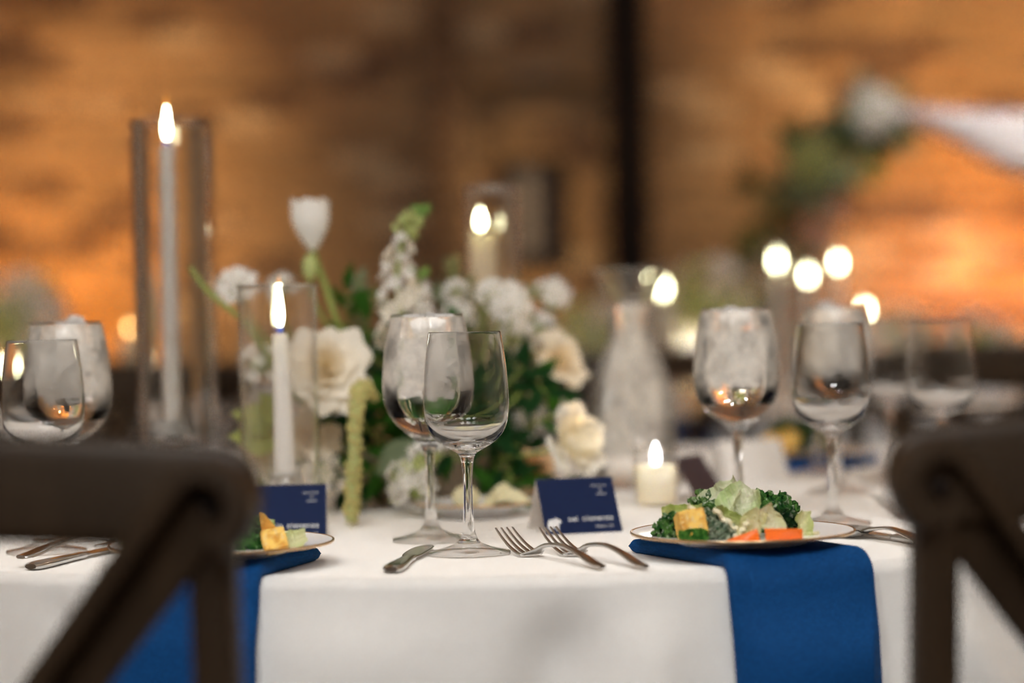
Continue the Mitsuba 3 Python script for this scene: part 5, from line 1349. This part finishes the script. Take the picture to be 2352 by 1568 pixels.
far_flowers(0.200, 5.25, 0.930, 0.075, 'blurred beige bouquet left of the carafe', 22, 42, [FLC[0], FLL[1], FLC[2]])
far_flowers(-1.20, 5.3, 1.00, 0.10, 'blurred pale green bouquet at the left border', 24, 43, [FLC[0], FLW[1], FLC[2], FLL[1]])
far_flowers(1.13, 5.2, 0.86, 0.085, 'blurred white bouquet above the right chair', 22, 44)
far_flowers(0.93, 5.25, 0.90, 0.07, 'blurred cream bouquet left of the far right wine glass', 22, 45, FLC)
for i, (x, y, h, lab) in enumerate([(-0.865, 4.95, 0.20, 'blurred cream pillar candle left of the tall cylinder'), (-0.93, 5.0, 0.10, 'blurred short cream pillar candle at the left')]):
    k = thing('pillar_candle', lab, 'candle')
    part(k, 'wax', mikit.ply(lathe([(0, 0.0005), (0.027, 0.0005), (0.027, h - 0.004), (0.022, h), (0.01, h - 0.003), (0, h - 0.004)], 24), 'wax_cream', smooth=40), at(x, y, ZT))
    flame(k, x, y, ZT + h + 0.003, 0.006, 0.022, 0, (12, 7, 2.4), w=0.15)
for i, (x, y, r, where) in enumerate([(-1.50, 4.55, 190, 'nearest the left border'), (-0.75, 4.6, 165, 'left, behind the tall cylinder'), (0.30, 4.52, 195, 'behind the carafe'), (1.02, 4.58, 160, 'behind the right wine glasses'), (1.75, 4.75, 215, 'behind the right foreground chair')]):
    chair(x, y, r + 180, 'blurred dark crossback chair at a far table, %s' % where)
for i, (x, y) in enumerate([(-0.98, 4.93), (-0.72, 4.98), (0.18, 4.85), (0.95, 4.85), (1.22, 4.92), (-1.35, 4.95)]):
    wine_glass(x, y, 'blurred clear wine glass on a far table, %s' % ['left of the tall cylinder', 'behind the tall cylinder', 'behind the carafe', 'behind the right goblets', 'above the right chair', 'at the left border'][i])
k = thing('napkin', 'dark navy napkin hanging from the far table behind the carafe', 'napkin')
put(k, mikit.ply(moved(box(-0.055, 0.055, -0.006, 0.006, -0.26, 0.0, 0.003), rotz(12), (0.375, 4.655, ZT - 0.015)), 'blue_cloth', smooth=30))

# ------------------------------------------------------------------ hexagonal arch with greenery and a draped cloth
k = thing('wedding_arch', 'blurred wooden hexagon arch at the right, hung with leaves and white cloth', 'arch')
AY = 6.5
hexp = [(0.98, 0.0), (0.66, 0.62), (0.70, 1.08), (1.10, 1.53), (1.95, 1.55), (2.35, 0.85), (1.97, 0.0)]
scene['arch_wood'] = princ((0.24, 0.12, 0.05), 0.6)
for a, b in zip(hexp[:-1], hexp[1:]):
    part(k, 'beam', mikit.ply(tube([(a[0], AY, a[1]), (b[0], AY, b[1])], 0.025, 8, power=0.6), 'arch_wood', smooth=30))
rng = np.random.default_rng(12)
pth = curve([(0.70, 0, 0.86), (0.71, 0, 1.06), (0.78, 0, 1.24), (0.88, 0, 1.385), (0.98, 0, 1.46), (1.08, 0, 1.52), (1.17, 0, 1.54)], 6)
for i in range(42):
    q = pth[int((i / 42) ** 0.9 * (len(pth) - 1))]
    wd = 0.115 if i > 8 else 0.075
    if i > 32: wd = 0.06
    b = np.array([q[0], AY - 0.03, q[2]])
    d = np.array([rng.normal(), -0.6 + 0.5 * rng.normal(), rng.normal() + 0.1]); d /= np.linalg.norm(d)
    sprig('blurred green leafy spray tied to the left shoulder of the wooden arch', b, b + d * wd * rng.uniform(0.7, 1.2), 7, 0.085, ['leaf_dark', 'leaf_grey', 'leaf_olive', 'leaf_grey', 'leaf_deep', 'leaf_olive'][i % 6] if i > 5 else 'leaf_deep', 300 + i, 'leafy sprays on the arch', name='leaf_spray')
cluster('arch_flower', 'blurred white flowers on the arch, between the leaves and the white cloth', (1.075, AY - 0.08, 1.545), (0, -0.8, 0.5), 0.07, 16, 0.034, seed=51, stem=False)
cluster('arch_flower', 'blurred pale flowers in the leaves of the arch', (0.885, AY - 0.10, 1.41), (0, -0.9, 0.3), 0.065, 14, 0.030, seed=52, shapes=FLL, stem=False)
k = thing('draped_cloth', 'blurred white cloth swagged along the top of the wooden arch, upper right', 'drape')
u, v = np.meshgrid(np.linspace(0, 1, 90), np.linspace(0, 1, 26), indexing='ij')
X = 1.165 + 0.95 * u
top = 1.575 - 0.03 * np.sin(PI * u)
dep = 0.055 + 0.15 * smooth01(0.0, 0.45, u)
Z = top - dep * v
Yv = AY - 0.035 - 0.05 * np.sin(PI * v) - 0.012 * np.sin(v * 16 + 3 * u)
put(k, mikit.ply(grid(np.stack([X, Yv, Z], -1)), 'drape', smooth=True))
k = thing('draped_cloth', 'blurred sheer blush cloth hanging below the leaves, inside the left of the arch', 'drape')
scene['sheer'] = {'type': 'principledthin', 'base_color': rgb(0.75, 0.60, 0.52), 'roughness': 0.8, 'diff_trans': 0.8, 'spec_trans': 0.45}
u, v = np.meshgrid(np.linspace(0, 1, 60), np.linspace(0, 1, 20), indexing='ij')
X = 0.76 + 0.26 * u + 0.07 * v * (1 - u)
Z = 1.10 + 0.33 * u - (0.30 * (1 - u) + 0.08) * v
put(k, mikit.ply(grid(np.stack([X, AY - 0.01 + 0.02 * np.sin(20 * u + 2 * v), Z], -1)), 'sheer', smooth=True))
scene = {k_: v_ for k_, v_ in scene.items()}
